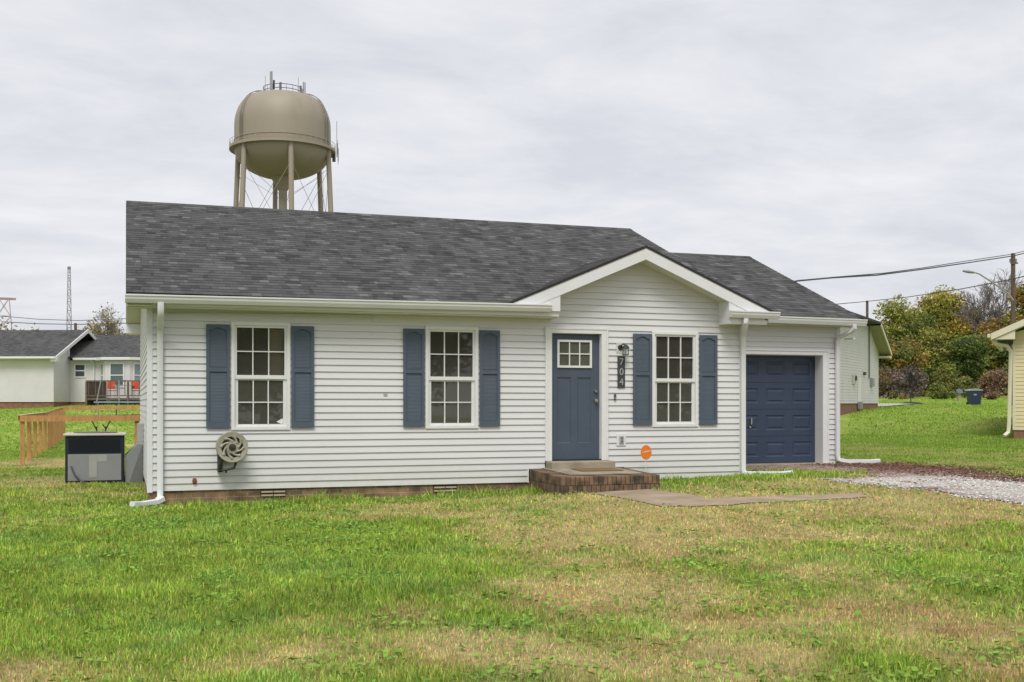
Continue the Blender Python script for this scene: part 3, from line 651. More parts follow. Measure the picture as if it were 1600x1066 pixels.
def text(s, size, mat_, parent, loc, rx=PI/2, ext=.003, rz=0, ry=0, name='lettering'):
    cu=bpy.data.curves.new('t','FONT'); cu.body=s; cu.size=size; cu.extrude=ext; cu.align_x='CENTER'; cu.align_y='CENTER'
    o=bpy.data.objects.new('t',cu); C.objects.link(o); dg=bpy.context.evaluated_depsgraph_get(); dg.update()
    me=bpy.data.meshes.new_from_object(o.evaluated_get(dg)); bpy.data.objects.remove(o); me.materials.clear(); me.materials.append(mat_)
    n=bpy.data.objects.new(name,me); C.objects.link(n); n.parent=parent; n.location=loc; n.rotation_euler=(rx,ry,rz); return n
Pl=thing('house_number_sign','dark vertical plaque with silver numbers 704 beside the door','house number',(7.345,-.014,1.937))
mb=MB(); mb.box(-.066,.066,-.016,0,-.256,.256); mb.build('plaque',m_plaq,Pl,bevel=.003)
m_num=mat('brushed_silver',(.36,.36,.36),.4,.05,20)
for s,z in (('7',.165),('0',0),('4',-.165)): text(s,.155,m_num,Pl,(0,-.02,z),name='number')
D_=thing('doorbell','small dark doorbell button on the siding below the house number','doorbell',(7.235,-.014,1.527))
mb=MB(); mb.box(-.018,.018,-.022,0,-.05,.05); mb.build('doorbell_body',mat('bronze_grey',(.08,.08,.085),.4,.1,20),D_,bevel=.004)
mb=MB(); mb.lathe([(0,-.028),(.010,-.027),(.011,-.022)],(0,0,-.02),12,ax='y'); mb.build('button',m_num,D_)
O_=thing('outdoor_outlet','square outdoor power outlet with white mounting block right of the porch','outlet',(7.345,-.012,.832))
mb=MB(); mb.box(-.083,.083,-.016,0,-.1,.1); mb.build('mounting_block',m_white,O_,bevel=.004)
mb=MB(); mb.box(-.04,.04,-.034,-.016,-.062,.062); mb.build('cover',mat('outlet_grey',(.42,.43,.42),.5,.05,10),O_,bevel=.005)
for z in (.008,-.045): mb=MB(); mb.box(-.022,.022,-.038,-.034,z,z+.037); mb.build('socket_flap',mat('flap_grey',(.16,.16,.16),.5,.05,10),O_)
mb=MB(); mb.box(3.40,3.455,-.02,-.008,1.53,1.585); tag(mb.build('wall_patch',mat('patch_grey',(.36,.37,.36),.6,.05,10),bevel=.003),'tiny grey square cover patch on the siding between the left windows','patch')
mb=MB(); mb.lathe([(0,-.04),(.028,-.038),(.034,-.025),(.03,-.012),(.045,-.008),(.045,.0)],(.631,0,.305),16,ax='y'); tag(mb.build('pipe_cap',m_rust,smooth=True),'small rusty round pipe cap low on the siding at the left corner','pipe cap')
# yard sign
S_=thing('yard_sign','oval orange security sign on a thin stake by the wall right of the porch','sign',(7.66,-.30,h1(7.66,-.3)),rz=-.1)
sz=.632-h1(7.66,-.3)
mb=MB(); n=28; mb.prism([(.092*math.cos(2*PI*k/n),sz+.118*math.sin(2*PI*k/n)) for k in range(n)],-.005,.005); mb.build('sign_face',m_orange,S_)
mb=MB(); mb.tube([(0,.009,-.1),(0,.009,sz+.05)],.005,6); mb.build('stake',m_white,S_)
mb=MB(); mb.prism([(-.078,sz-.018),(.078,sz+.012),(.078,sz+.040),(-.078,sz+.008)],-.0066,-.0052); mb.build('sign_band',mat('pale_orange',(.80,.30,.10),.5,.03,10),S_)
text('vivint',.046,m_white,S_,(0,-.0085,sz+.012),ext=.001,ry=-.2)
# air conditioner
A=thing('air_conditioner','boxy grey and black heat pump with cream top on the lawn left of the house','air conditioner',(-.83,5.1,h1(-.83,5.1)-.02))
mb=MB(); mb.box(-.50,.50,-.40,.55,.0,.86); mb.build('cabinet',m_black,A,bevel=.02)
mb=MB(); mb.box(-.455,.445,-.412,-.401,.06,.535); mb.build('front_panel',m_grey,A,bevel=.006)
mb=MB()
for k in range(14):
    z=.57+k*.018; mb.box(-.44,.43,-.408,-.401,z,z+.006)
mb.build('louvre_grille',mat('louvre_navy',(.008,.014,.024),.75,.1,8),A)
mb=MB(); mb.box(-.535,.535,-.435,.585,.861,.905); 
top=mb.build('top_cover',m_cream,A,bevel=.02)
mb=MB(); mb.lathe([(.38,0),(.38,.012),(.35,.015),(.02,.03),(0,.03)],(0,.08,.906),32)
mb.build('fan_grille',mat('fan_dark',(.10,.09,.12),.5,.1,8),top)
for q in ((-.10,.03,-.416,-.4125,.12,.52),(.035,.20,-.416,-.4125,.40,.52)): mb=MB(); mb.box(*q); mb.build('label_sheet',mat('label_paper',(.36,.355,.34),.7,.05,5),A)
mb=MB(); mb.tube([(-.40,-.43,.33),(-.34,-.44,.18),(-.24,-.45,.06),(-.15,-.45,.02)],.016,8); mb.build('hose',mat('hose_violet',(.09,.085,.13),.6,.1,5),A,smooth=True)
DU=thing('duct_hood','sloping grey sheet metal duct hood between the heat pump and the side wall','duct',(-.30,5.1,h1(-.3,5)-.02))
mb=MB(); mb.prism([(-.02,0),(.28,0),(.28,.72),(.20,.72),(-.02,.50)],-.35,.4)
mb.build('hood_body',m_grey,DU,bevel=.006)
mb=MB(); mb.prism([(.29,.02),(.28,.70),(.05,.02)],-.372,-.352); mb.build('side_plate',mat('duct_dull',(.16,.165,.16),.5,.08,5),DU)
mb=MB(); mb.box(-.115,-.012,4.02,4.32,.74,1.07); tag(mb.build('disconnect_box',mat('box_grey',(.36,.38,.39),.5,.04,5),bevel=.008),'grey electrical disconnect box fixed to the left side wall above the duct','electrical box')
# ================================================================== ground, path, driveway
def nz3(*a): return fb(*a)
def inhouse(x,y): return ((x>-.0)&(x<9.62)&(y>.0)&(y<10.2))|((x>9.5)&(x<13.24)&(y>2.3)&(y<10.2))|((x>5.76)&(x<7.36)&(y>-1.4)&(y<.1))
def inwalk(x,y):
    e=.22*(fb(x,y,.6,5)-.5)
    return ((x>6.12+e)&(x<7.18+e)&(y<-1.35)&(y>-3.98+e))|((x>6.12)&(x<9.35+3*e)&(y<-3.28-e*.5-(x-7)*.05)&(y>-3.98+e+ (x-6)*.02))
def drv(x,y):
    """0..1 gravel coverage"""
    e=1.5*(fb(x,y,1.3,8)-.5)+.9*(fb(x,y,.35,9)-.5)
    l=10.25+.10*np.clip(-y-3,-6,3)*0; d=np.minimum(x-(l+e*.5),(14.3+e)-x); d=np.where(y>2.27,-1,d)
    island=(x<11.4+e)&(y>-1.5)&(y<1.6+e)&(x<10.1+ (1.7-y)*.9)
    d=np.where(island,-1,d)
    return d
def litter(x,y): return np.clip((x-12.0+.9*(fb(x,y,1.1,20)-.5))/.8,0,1)
blobs=[]  # (px,py,h,rx,ry,val): positive = dry
def B(px,py,rad,val,h=0,sq=1.0):
    g=G(px,py,h); blobs.append((g[0],g[1],rad,val,sq))
for q in [(950,790,1.5,.5),(1150,805,2.2,.75),(1400,800,2.4,.75),(1560,800,2.,.4),(900,830,1.8,.8),(1100,850,1.8,.6),(1350,835,1.2,-.15),(1480,900,1.3,-.35),(1300,910,1.5,.5),(700,880,1.1,.15),(960,900,1.2,.4),
          (560,960,.5,.7),(450,1010,.5,.9),(860,1010,.6,1.0),(720,1000,.45,.9),(1130,1030,.5,.9),(980,930,.8,.5),(820,930,.6,.3),(1560,1000,1,.5),(1400,960,.9,.5),(1000,980,.7,.25),(1200,970,.9,.3),(1330,1030,.9,-.25),(1500,1000,1,.1),(640,800,.9,.8),(730,780,.6,.4),(80,900,2.4,-.6),(250,850,2.2,-.7),(430,870,1.8,-.75),(560,850,1.2,-.5),
          (60,1040,.6,.5),(250,1045,.5,.35),(640,930,.8,-.2),(640,1040,.5,-.3),(1000,1050,.4,.1),(770,950,.6,-.1),(150,800,1.6,.0),(40,770,2.2,.15),(1450,1040,.7,.1),(600,860,1.0,-.4),(1480,850,.8,-.3),(1250,860,.8,-.3)]:
    B(q[0],q[1],q[2],q[3])
for (px,py,r,v) in [(70,712,2.2,1.1),(110,690,2.2,.9),(180,690,2,.6),(60,740,1.2,.9),(20,690,3,-.5),(1450,700,4,-.6),(1500,670,6,-.6),(1400,735,1.2,.1),(1480,650,6,-.4),(1530,668,3,.4),(1460,655,2.5,.5),(40,655,8,-.8),(140,655,5,-.6),(1380,712,1.6,.5)]:
    g=G(px,py,.15 if py>680 else .6 if px>800 else .2); blobs.append((g[0],g[1],r,v,1))
def dry(x,y):
    v=np.full(x.shape,.16)
    for (bx,by,r,val,sq) in blobs:
        v+=val*np.exp(-((x-bx)**2+((y-by)/sq)**2)/(r*r))
    far=np.clip((y-14)/10,0,1); v=np.where(far>0,v*(1-far*.6)-.15*far,v)
    v+= (fb(x,y,1.5,30)-.5)*1.3+(fb(x,y,.42,34)-.5)*1.5
    fnd=np.exp(-((y+.32)/.28)**2)*((x<6.5)&(x>-.2)); v-=fnd*1.6
    v-=np.exp(-((y+.5)/.55)**2)*((x>7.4)&(x<11))*1.2
    return np.clip(v,0,1)
GREEN=np.array([.165,.30,.034]); GREEN2=np.array([.33,.43,.072]); STRAW=np.array([.60,.50,.235]); BROWN=np.array([.50,.28,.155]); SOIL=np.array([.11,.078,.042])
def gcol(x,y,k=None):
    d=dry(x,y); n=fb(x,y,.8,41); br=np.clip((fb(x,y,.7,44)-.47)*5,0,1)*np.clip(d*1.8,0,1)*np.clip((-y-3)/5,.15,1)
    g=GREEN[None]*(1-n[:,None])+GREEN2[None]*n[:,None]
    s=STRAW[None]*(1-br[:,None])+BROWN[None]*br[:,None]
    t=np.clip(d,0,1)[:,None]
    return g*(1-t)+s*t, d
def axis(parts):
    out=[]
    for a,b,s in parts: out+=list(np.arange(a,b,s))
    return np.array(out+[parts[-1][1]])
xs=axis([(-600,-60,30),(-60,-14,2),(-14,26,.2),(26,70,2),(70,600,30)]); ys=axis([(-80,-18,4),(-18,5,.2),(5,60,.8),(60,120,3),(120,900,40)])
gx,gy=np.meshgrid(xs,ys); fx,fy=gx.ravel(),gy.ravel(); gz=hz(fx,fy)
bumpy=(fb(fx,fy,1.7,50)-.5)*.05*np.exp(-np.clip(fy,0,50)/15); near=(fy>-18)&(fy<40); gz=gz+np.where(near,bumpy,0)
def hb(x,y): return hz(x,y)+(fb(x,y,1.7,50)-.5)*.05*np.exp(-np.clip(y,0,50)/15)
col,d_=gcol(fx,fy); farc=np.clip((fy-8)/15,0,1)[:,None]
col=(col*.55+SOIL[None]*.45)*(1-farc)+col*farc; fw_=np.clip((fy-65)/40,0,1)[:,None]*.85; col=col*(1-fw_)+np.array([[.16,.155,.085]])*fw_
nx,ny=len(xs),len(ys); i=np.arange(nx*ny).reshape(ny,nx); q=np.stack([i[:-1,:-1],i[:-1,1:],i[1:,1:],i[1:,:-1]],-1).reshape(-1,4)
def ground_mat():
    m,nt,N,L,P=nodes('lawn_soil'); a=N.new('ShaderNodeAttribute'); a.attribute_name='Col'
    tc=N.new('ShaderNodeTexCoord'); nz=N.new('ShaderNodeTexNoise'); nz.inputs['Scale'].default_value=14; nz.inputs['Detail'].default_value=9; nz.inputs['Roughness'].default_value=.7; L.new(tc.outputs['Object'],nz.inputs['Vector'])
    r=N.new('ShaderNodeValToRGB'); r.color_ramp.elements[0].position=.3; r.color_ramp.elements[0].color=(.5,.5,.5,1); r.color_ramp.elements[1].position=.7; r.color_ramp.elements[1].color=(1.35,1.35,1.3,1); L.new(nz.outputs['Fac'],r.inputs[0])
    mx=N.new('ShaderNodeMix'); mx.data_type='RGBA'; mx.blend_type='MULTIPLY'; mx.inputs[0].default_value=1; L.new(a.outputs['Color'],mx.inputs[6]); L.new(r.outputs[0],mx.inputs[7]); L.new(mx.outputs[2],P.inputs['Base Color'])
    bp=N.new('ShaderNodeBump'); bp.inputs['Strength'].default_value=.8; bp.inputs['Distance'].default_value=.03; L.new(nz.outputs['Fac'],bp.inputs['Height']); L.new(bp.outputs[0],P.inputs['Normal'])
    P.inputs['Roughness'].default_value=.95; P.inputs['Specular IOR Level'].default_value=.1; return m
gob=npmesh('ground',np.c_[fx,fy,gz],len(q),q.ravel(),np.arange(len(q))*4,ground_mat(),col)
gob.data.polygons.foreach_set('use_smooth',[True]*len(q)); tag(gob,kind='structure')
def sheet(name,x0,x1,y0,y1,st,mask,off,mat_,colf=None):
    X=np.arange(x0,x1+st/2,st); Y=np.arange(y0,y1+st/2,st); a,b=np.meshgrid(X,Y); fx,fy=a.ravel(),b.ravel()
    ok=mask(fx,fy).reshape(a.shape); z=hb(fx,fy)+off; idx=np.arange(fx.size).reshape(a.shape)
    k=ok[:-1,:-1]&ok[1:,:-1]&ok[:-1,1:]&ok[1:,1:]
    q=np.stack([idx[:-1,:-1][k],idx[:-1,1:][k],idx[1:,1:][k],idx[1:,:-1][k]],-1)
    used=np.unique(q); mp=np.full(fx.size,-1); mp[used]=np.arange(len(used)); q=mp[q]
    v=np.c_[fx,fy,z][used]; c=colf(fx[used],fy[used]) if colf else None
    return npmesh(name,v,len(q),q.ravel(),np.arange(len(q))*4,mat_,c)
o=sheet('path',6.0,9.6,-4.1,-1.38,.04,inwalk,.010,m_walk); tag(o,kind='structure')
def dcol(x,y):
    l=litter(x,y)[:,None]; n=fb(x,y,.25,60)[:,None]; e=np.clip(1-drv(x,y)/.45,0,1)[:,None]*.7
    dl=np.clip((y+2.2)/1.6,0,1)[:,None]*.75; g=(np.array([.44,.40,.35])*(1-dl)+np.array([.26,.19,.15])*dl)*(.7+.6*n); r=np.array([.135,.065,.045])*(.6+.9*n); pt_=np.clip((fb(x,y,1.1,68)[:,None]-.54)*5,0,.8); l2=np.maximum(np.maximum(l,e*.8)*np.clip(.45+1.1*fb(x,y,.5,63)[:,None],0,1),pt_)
    return g*(1-l2)+r*l2
m_grav=attr_mat('gravel_base',.95)
o=sheet('driveway',9.4,15.4,-16,2.3,.06,lambda x,y:drv(x,y)>0,.012,m_grav,dcol); tag(o,kind='structure')
# gravel stones + leaf litter on the drive
def scatter_oct(name,x,y,z,s,col,mat_):
    n=len(x); base=np.array([[1,0,0],[0,1,0],[-1,0,0],[0,-1,0],[0,0,.7],[0,0,-.7]],float)
    a=rng.random(n)*6.28; sc=s[:,None,None]*(base[None]*(1+.5*(rng.random((n,6,3))-.5)))
    c,s_=np.cos(a)[:,None],np.sin(a)[:,None]; X=sc[...,0]*c-sc[...,1]*s_; Y=sc[...,0]*s_+sc[...,1]*c
    v=np.stack([X+x[:,None],Y+y[:,None],sc[...,2]+z[:,None]],-1).reshape(-1,3)
    f=np.array([[0,1,4],[1,2,4],[2,3,4],[3,0,4]]); q=(f[None]+6*np.arange(n)[:,None,None]).reshape(-1,3)
    return npmesh(name,v,len(q),q.ravel(),np.arange(len(q))*3,mat_,np.repeat(col,6,0))
n=26000; x=rng.uniform(9.6,15,n); y=rng.uniform(-8,2.2,n); k=(drv(x,y)>-.12)&(rng.random(n)>litter(x,y)*.75); x,y=x[k],y[k]
k=rng.random(len(x))<(.35+.9*fb(x,y,.7,66))*(1-np.clip((fb(x,y,1.1,68)-.54)*5,0,.75)); x,y=x[k],y[k]; g_=rng.uniform(.30,.72,len(x))[:,None]*np.array([1,.96,.9])*(1-.55*np.clip((y+2.2)/1.6,0,1)[:,None]*np.array([.8,1.05,1.15])); o=scatter_oct('gravel',x,y,hb(x,y)+.016,rng.uniform(.008,.022,len(x)),g_,m_grav); tag(o,kind='stuff')
# ---- grass
def blades(x,y,hgt,wid,col,lean=.5):
    n=len(x); z=hb(x,y)-.004; a=rng.random(n)*2*PI; dx,dy=np.cos(a),np.sin(a); b=rng.random(n)*2*PI; L=hgt*lean*rng.random(n)*1.3; lx,ly=np.cos(b)*L,np.sin(b)*L
    p=np.zeros((n,5,3)); w=wid/2
    p[:,0]=np.c_[x-dx*w,y-dy*w,z]; p[:,1]=np.c_[x+dx*w,y+dy*w,z]
    mx,my,mz=x+lx*.35,y+ly*.35,z+hgt*.6
    p[:,2]=np.c_[mx+dx*w*.8,my+dy*w*.8,mz]; p[:,3]=np.c_[mx-dx*w*.8,my-dy*w*.8,mz]; p[:,4]=np.c_[x+lx,y+ly,z+hgt*rng.uniform(.75,1.05,n)]
    return p.reshape(-1,3),np.repeat(col,5,0)
V,K=[],[]
def band(z0,z1,dens,h0,h1_,w,keep=None,xlim=(-.78,.78)):
    area=(z1*z1-z0*z0)/2*(xlim[1]-xlim[0]); n=int(area*dens)
    Z=np.sqrt(rng.uniform(z0*z0,z1*z1,n)); X=Z*rng.uniform(xlim[0],xlim[1],n)
    x=X*cs+Z*sn+CX; y=-X*sn+Z*cs+CY
    k=~inhouse(x,y)&~inwalk(x,y)&(drv(x,y)<rng.uniform(-.25,.12,n))
    x,y=x[k],y[k]; d=dry(x,y); k=rng.random(len(x))<(1-.35*d); x,y=x[k],y[k]
    c,d=gcol(x,y); n=len(x)
    isdry=rng.random(n)<np.where(y>4,.03+.5*d,.10+.56*d); gr=np.where(rng.random((n,1))<.5,GREEN[None],GREEN2[None])*rng.uniform(.7,1.45,(n,1)); gr[:,0]*=rng.uniform(.75,1.35,n)
    c=np.where(isdry[:,None],c*.35+.65*np.where(rng.random((n,1))<.70,STRAW[None],BROWN[None]*1.2),c*.25+.75*gr)*rng.uniform(.66,1.35,(n,1))
    pn=fb(x,y,.28,72); p2=fb(x,y,.9,75); c=c*(.72+.74*pn[:,None])*(.82+.46*p2[:,None]); tu=(np.clip((fb(x,y,.6,77)-.58)*8,0,1)*(~isdry))[:,None]; c=c*(1-tu)+tu*c*np.array([.90,1.0,1.25])
    cl=fb(x,y,.55,70); tall=1+1.0*np.clip((cl-.55)*5,0,1)*np.clip(1-d*1.4,0,1)
    fnd=np.exp(-((y+.2)/.25)**2)*((x>2.3)&(x<6)); hh=rng.uniform(h0,h1_,n)*np.where(isdry,.8,1)*tall*(1+.5*fnd)*(1-.3*d)
    if z0>=20: c=c*.45+.55*gcol(x,y)[0]*np.array([.85,.92,.9])
    v,cc=blades(x,y,hh,np.full(n,w)*rng.uniform(.7,1.4,n),np.clip(c,0,1)); V.append(v); K.append(cc)
band(4.8,7.5,5200,.025,.065,.0055); band(7.5,10.5,3300,.025,.065,.007); band(10.5,14.5,1900,.025,.07,.010); band(14.5,20,850,.03,.08,.014)
band(20,34,420,.02,.05,.020,xlim=(-.56,-.30)); band(20,34,420,.02,.05,.020,xlim=(.28,.56)); band(34,76,45,.03,.06,.045,xlim=(-.5,-.3)); band(34,76,45,.03,.06,.045,xlim=(.3,.52))
v=np.concatenate(V); c=np.concatenate(K); n=len(v)//5; b=5*np.arange(n)[:,None]
lp=np.concatenate([(b+np.array([0,1,2,3])),(b+np.array([3,2,4]))],1).ravel(); st=np.stack([7*np.arange(n),7*np.arange(n)+4],1).ravel()
m_leafgrass=attr_mat('grass_blades',.7,.25)
go=npmesh('grass',v,2*n,lp,st,m_leafgrass,c); tag(go,kind='stuff')
# broad-leaved weeds / clover patches
n=110000; Z=np.sqrt(rng.uniform(4.8**2,17**2,n)); X=Z*rng.uniform(-.55,.55,n); x=X*cs+Z*sn+CX; y=-X*sn+Z*cs+CY
m1=np.clip((fb(x,y,.45,80)-.52)*7,0,1); k=(rng.random(n)<m1*.8+.03)&~inhouse(x,y)&~inwalk(x,y)&(drv(x,y)<-.1)&(rng.random(n)>dry(x,y)*.75)
x,y=x[k],y[k]; n=len(x); a=rng.random(n)*6.28; r=rng.uniform(.010,.026,n); z=hb(x,y)+rng.uniform(.012,.05,n); t=rng.uniform(-.5,.5,(n,2))*r[:,None]
p=np.zeros((n,4,3))
for i_,(da,kk) in enumerate(((0,1.25),(PI/2,.75),(PI,1.1),(3*PI/2,.75))):
    p[:,i_]=np.c_[x+np.cos(a+da)*r*kk,y+np.sin(a+da)*r*kk,z+(t[:,0] if i_%2 else t[:,1])*(1 if i_<2 else -1)]
c=np.array([.20,.34,.05])[None]*rng.uniform(.6,1.5,(n,1)); o=npmesh('weeds',p.reshape(-1,3),n,np.arange(4*n),4*np.arange(n),m_leafgrass,np.repeat(c,4,0)); tag(o,kind='stuff')
# fallen leaves on the drive's far side
n=9000; x=rng.uniform(9.8,16,n); y=rng.uniform(-7,2.4,n); k=(drv(x,y)>-.4)&(rng.random(n)<np.clip(litter(x,y)*.9+.05,0,1)); x,y=x[k],y[k]; n=len(x); a=rng.random(n)*6.28; r=rng.uniform(.02,.045,n); z=hb(x,y)+.02
p=np.zeros((n,4,3))
for i_,(da,kk) in enumerate(((0,1),(PI/2,.6),(PI,1),(3*PI/2,.6))): p[:,i_]=np.c_[x+np.cos(a+da)*r*kk,y+np.sin(a+da)*r*kk,z+rng.uniform(0,.02,n)]
c=np.array([.17,.075,.045])[None]*rng.uniform(.4,1.5,(n,1)); o=npmesh('leaf_litter',p.reshape(-1,3),n,np.arange(4*n),4*np.arange(n),m_leafgrass,np.repeat(c,4,0)); tag(o,kind='stuff')
# ================================================================== water tower
T0=W(442,630,175); T=thing('water_tower','tall tan elevated water tower with six legs and antennas behind the roof','water tower',(T0[0],T0[1],0),rz=-TH+math.radians(11.5))
# local frame: x right, y away
zc=1.43; CAT=zc+39.3
mb=MB()
prof=[(0,zc+35.0)]+[(7.39*math.sin(t),CAT-4.4*math.cos(t)) for t in np.linspace(.1,PI/2,16)]
prof+=[(7.39,CAT+3.4)]+[(3.0+4.39*math.cos(t)**.72,CAT+3.4+5.05*math.sin(t)) for t in np.linspace(.12,PI/2,14)]+[(1.5,CAT+8.72),(0,CAT+8.8)]
mb.lathe(prof,n=72); mb.build('tank',m_tank,T,smooth=2)
mb=MB(); mb.lathe([(7.4,CAT-.15),(8.15,CAT-.15),(8.15,CAT+.28),(8.05,CAT+.28),(8.05,CAT-.02),(7.4,CAT-.02)],n=72); mb.build('catwalk',m_tank,T,smooth=True)
mb=MB(); mb.lathe([(7.43,CAT+1.15),(7.47,CAT+1.2),(7.43,CAT+1.25)],n=72)
for k in range(48):
    t=2*PI*k/48
    mb.tube([(8.1*math.cos(t),8.1*math.sin(t),CAT),(8.1*math.cos(t),8.1*math.sin(t),CAT+1.1)],.03,4)
for hgt in (.55,1.1): mb.lathe([(8.07,CAT+hgt),(8.12,CAT+hgt+.04),(8.12,CAT+hgt-.02),(8.07,CAT+hgt)],n=72)
mb.build('railing',m_tank,T)
mb=MB(); mb.lathe([(2.6,zc+35.9),(1.8,zc+35.0),(.80,zc+33.3),(.74,zc+33.15),(.66,zc+33.1),(.66,-1)],n=32); mb.build('riser_pipe',m_tank,T,smooth=True)
legs=[]
for k in range(6):
    t=math.radians(-90+9.3+60*k); rt=7.35; rb=7.35+.045*CAT
    p1=(rt*math.cos(t),rt*math.sin(t),CAT-.1); p0=(rb*math.cos(t),rb*math.sin(t),-.6); legs.append((p0,p1))
    mb=MB(); mb.tube([p0,p1],.40,14); mb.build('leg',m_tank,T,smooth=True)
mb=MB()
def lerp(a,b,f): return tuple(a[i]+(b[i]-a[i])*f for i in range(3))
for k in range(6):
    a=legs[k]; b=legs[(k+1)%6]
    for (f0,f1) in ((.62,.93),(.30,.62),(0.02,.30)):
        mb.tube([lerp(*a,f0),lerp(*b,f1)],.035,4); mb.tube([lerp(*b,f0),lerp(*a,f1)],.035,4)
for k in range(6): mb.tube([lerp(*legs[k],.93),(0.8*math.cos(k),.8*math.sin(k),zc+31.8)],.03,4)
mb.build('brace_rods',m_tank,T)
def ladder(t,name='ladder'):
    mb=MB(); c,s=math.cos(t),math.sin(t)
    def q(r,z,o): return ((r)*c-o*s,(r)*s+o*c,z)
    path=[(7.6,CAT+.2),(7.6,CAT+3.4)]+[(3.05+4.52*math.cos(t)**.72,CAT+3.45+5.15*math.sin(t)) for t in np.linspace(.12,1.45,12)]
    for o in (-.28,.28): mb.tube([q(r,z,o) for r,z in path],.055,5)
    for i in range(30):
        z=CAT+.3+i*.15*1.0; mb.tube([q(7.65,z,-.28),q(7.65,z,.28)],.03,4)
    return mb.build(name,mat('ladder_steel',(.20,.185,.15),.6,.05,3),T)
ladder(math.radians(-90-55)); ladder(math.radians(-90+62))
mb=MB(); TZ=CAT+8.6
for rr,zz in ((3.0,.45),(3.0,1.05)): mb.lathe([(rr,TZ+zz),(rr+.06,TZ+zz+.06),(rr,TZ+zz+.12),(rr-.05,TZ+zz+.06),(rr,TZ+zz)],n=40)
for k in range(18):
    t=2*PI*k/18; mb.tube([(3*math.cos(t),3*math.sin(t),TZ-.4),(3*math.cos(t),3*math.sin(t),TZ+1.1)],.045,4)
mb.build('top_railing',mat('rail_dark',(.14,.13,.12),.6,.05,3),T)
def antenna(x,y,z,h,w,m=m_ant):
    mb=MB(); mb.box(x-w/2,x+w/2,y-w/3,y+w/3,z,z+h); mb.tube([(x,y+w/3+.05,z-.5),(x,y+w/3+.05,z+h)],.05,5); mb.build('antenna',m,T)
antenna(-1.75,-2.6,TZ+.2,2.75,.42); antenna(-1.35,-2.6,TZ+.3,1.35,.3,m_black); antenna(-.35,-2.95,TZ+.1,1.2,.34,mat('ant_dark',(.12,.12,.12),.5,.05,3)); antenna(2.7,-1.6,TZ-.2,1.5,.34,mat('ant_dark2',(.12,.12,.12),.5,.05,3)); antenna(3.15,-.9,TZ-.2,2.3,.22); antenna(3.4,-.7,TZ-.2,2.3,.16)
for (x,y,z,h) in ((-2.65,-1.4,TZ,2.6),(2.35,-1.9,TZ,2.5),(8.3,-.3,CAT-.6,5.6),(8.5,.3,CAT-1.0,3.2)): mb=MB(); mb.tube([(x,y,z),(x,y,z+h)],.045,5); mb.build('whip_antenna',m_ant,T)
antenna(8.35,-.2,CAT-.1,1.7,.18); antenna(8.55,.4,CAT-1.1,2.0,.16)
mb=MB(); mb.tube([(7.9,.5,CAT-1.2),(7.9,.5,CAT+.1)],.3,6); mb.build('equipment_box',mat('ant_dark3',(.12,.12,.12),.5,.05,3),T)
mb=MB(); 
for o in (-.25,.25): mb.tube([(6.3+o,3.0,0),(6.0+o,2.8,CAT-1)],.04,4)
mb.build('cable_run',m_ant,T)
# ================================================================== neighbour on the left
NZ=65.0; n0=W(84,630,NZ); NA=thing('neighbour_house','long pale neighbouring house with dark shingle roof, brick base and bay window on the left','house',(n0[0],n0[1],0),rz=-TH-math.radians(3))
zb=1.1; zs_=1.5; ze=3.98
def sid2(mb,x0,x1,y,z0,z1,openings=()): siding(mb,lambda z:(x0,x1),z0,z1,y,openings,pitch=.115,lip=.012)
mb=MB(); sid2(mb,-9.5,0,0,zs_,ze); sid2(mb,0,8.5,2.1,zs_,ze,[(.28,.98,2.95,3.78)])
mb.box(-9.4,-.02,.03,8,zs_,ze-.1); mb.add([(0,0,zs_),(0,2.1,zs_),(0,2.1,ze+.9),(0,0,ze)],[(0,1,2,3)]); mb.box(.05,8.4,2.2,9,zs_,ze-.1)
mb.build('wall',m_nsid,NA)
mb=MB(); mb.box(-9.4,-.03,.05,.3,.2,zs_); mb.box(-.3,-.02,.06,2.2,.2,zs_); mb.box(0,8.4,2.13,2.3,.2,zs_); mb.build('foundation',m_nbrick,NA)
def nroof(mb,x0,x1,y0,z0,run,p,uo):
    L=run*math.sqrt(1+p*p); roof_plane(mb,(x0,y0,z0),(1,0,0),(0,1,p),x1-x0,L,course=.2,uoff=uo); roof_plane(mb,(x1,y0+2*run,z0),(-1,0,0),(0,-1,p),x1-x0,L,course=.2,uoff=uo)
mb=MB(); nroof(mb,-9.0,.3,-.4,4.12,4.3,.42,0); r_=mb.build('wing_roof',m_nroof,NA)
mb=MB(); nroof(mb,-.5,9,1.75,4.12,4.0,.40,20); mb.build('main_roof',m_nroof,NA)
mb=MB(); p=.42
mb.prism([(-.42,3.93),(3.9,3.93+4.32*p),(3.9,4.15+4.32*p),(-.42,4.13)],.30,.36,'x'); mb.prism([(-.42,3.90),(3.9,3.90+4.32*p),(3.9,3.94+4.32*p),(-.42,3.94)],0.02,.30,'x')
mb.prism([(3.9,3.93+4.32*p),(8.2,3.93),(8.2,4.13),(3.9,4.15+4.32*p)],.30,.36,'x')
mb.box(-.02,.34,-.40,.02,3.83,4.02); mb.build('rake_fascia',m_white,NA)
mb=MB(); mb.box(-9.1,.30,-.52,-.41,4.0,4.12); mb.box(.38,9,1.64,1.75,4.0,4.12); mb.build('gutter',m_white,NA)
mb=MB(); mb.box(-9,-.0,-.41,0,3.96,3.99); mb.box(.36,9,1.75,2.1,3.96,3.99); mb.build('soffit',m_soffit,NA)
mb=MB(); mb.tube([(1.45,1.7,4.0),(1.5,2.0,3.75),(1.5,2.03,3.6),(1.5,2.03,1.6)],.04,6); mb.build('downspout',m_white,NA)
mb=MB(); mb.tube([(7.05,3.2,4.5),(7.05,3.2,5.0)],.09,8); mb.build('vent_pipe',m_white,NA)
mb=MB(); mb.box(1.9,1.96,1.98,2.09,1.75,1.95); mb.build('wall_vent',m_ant,NA)
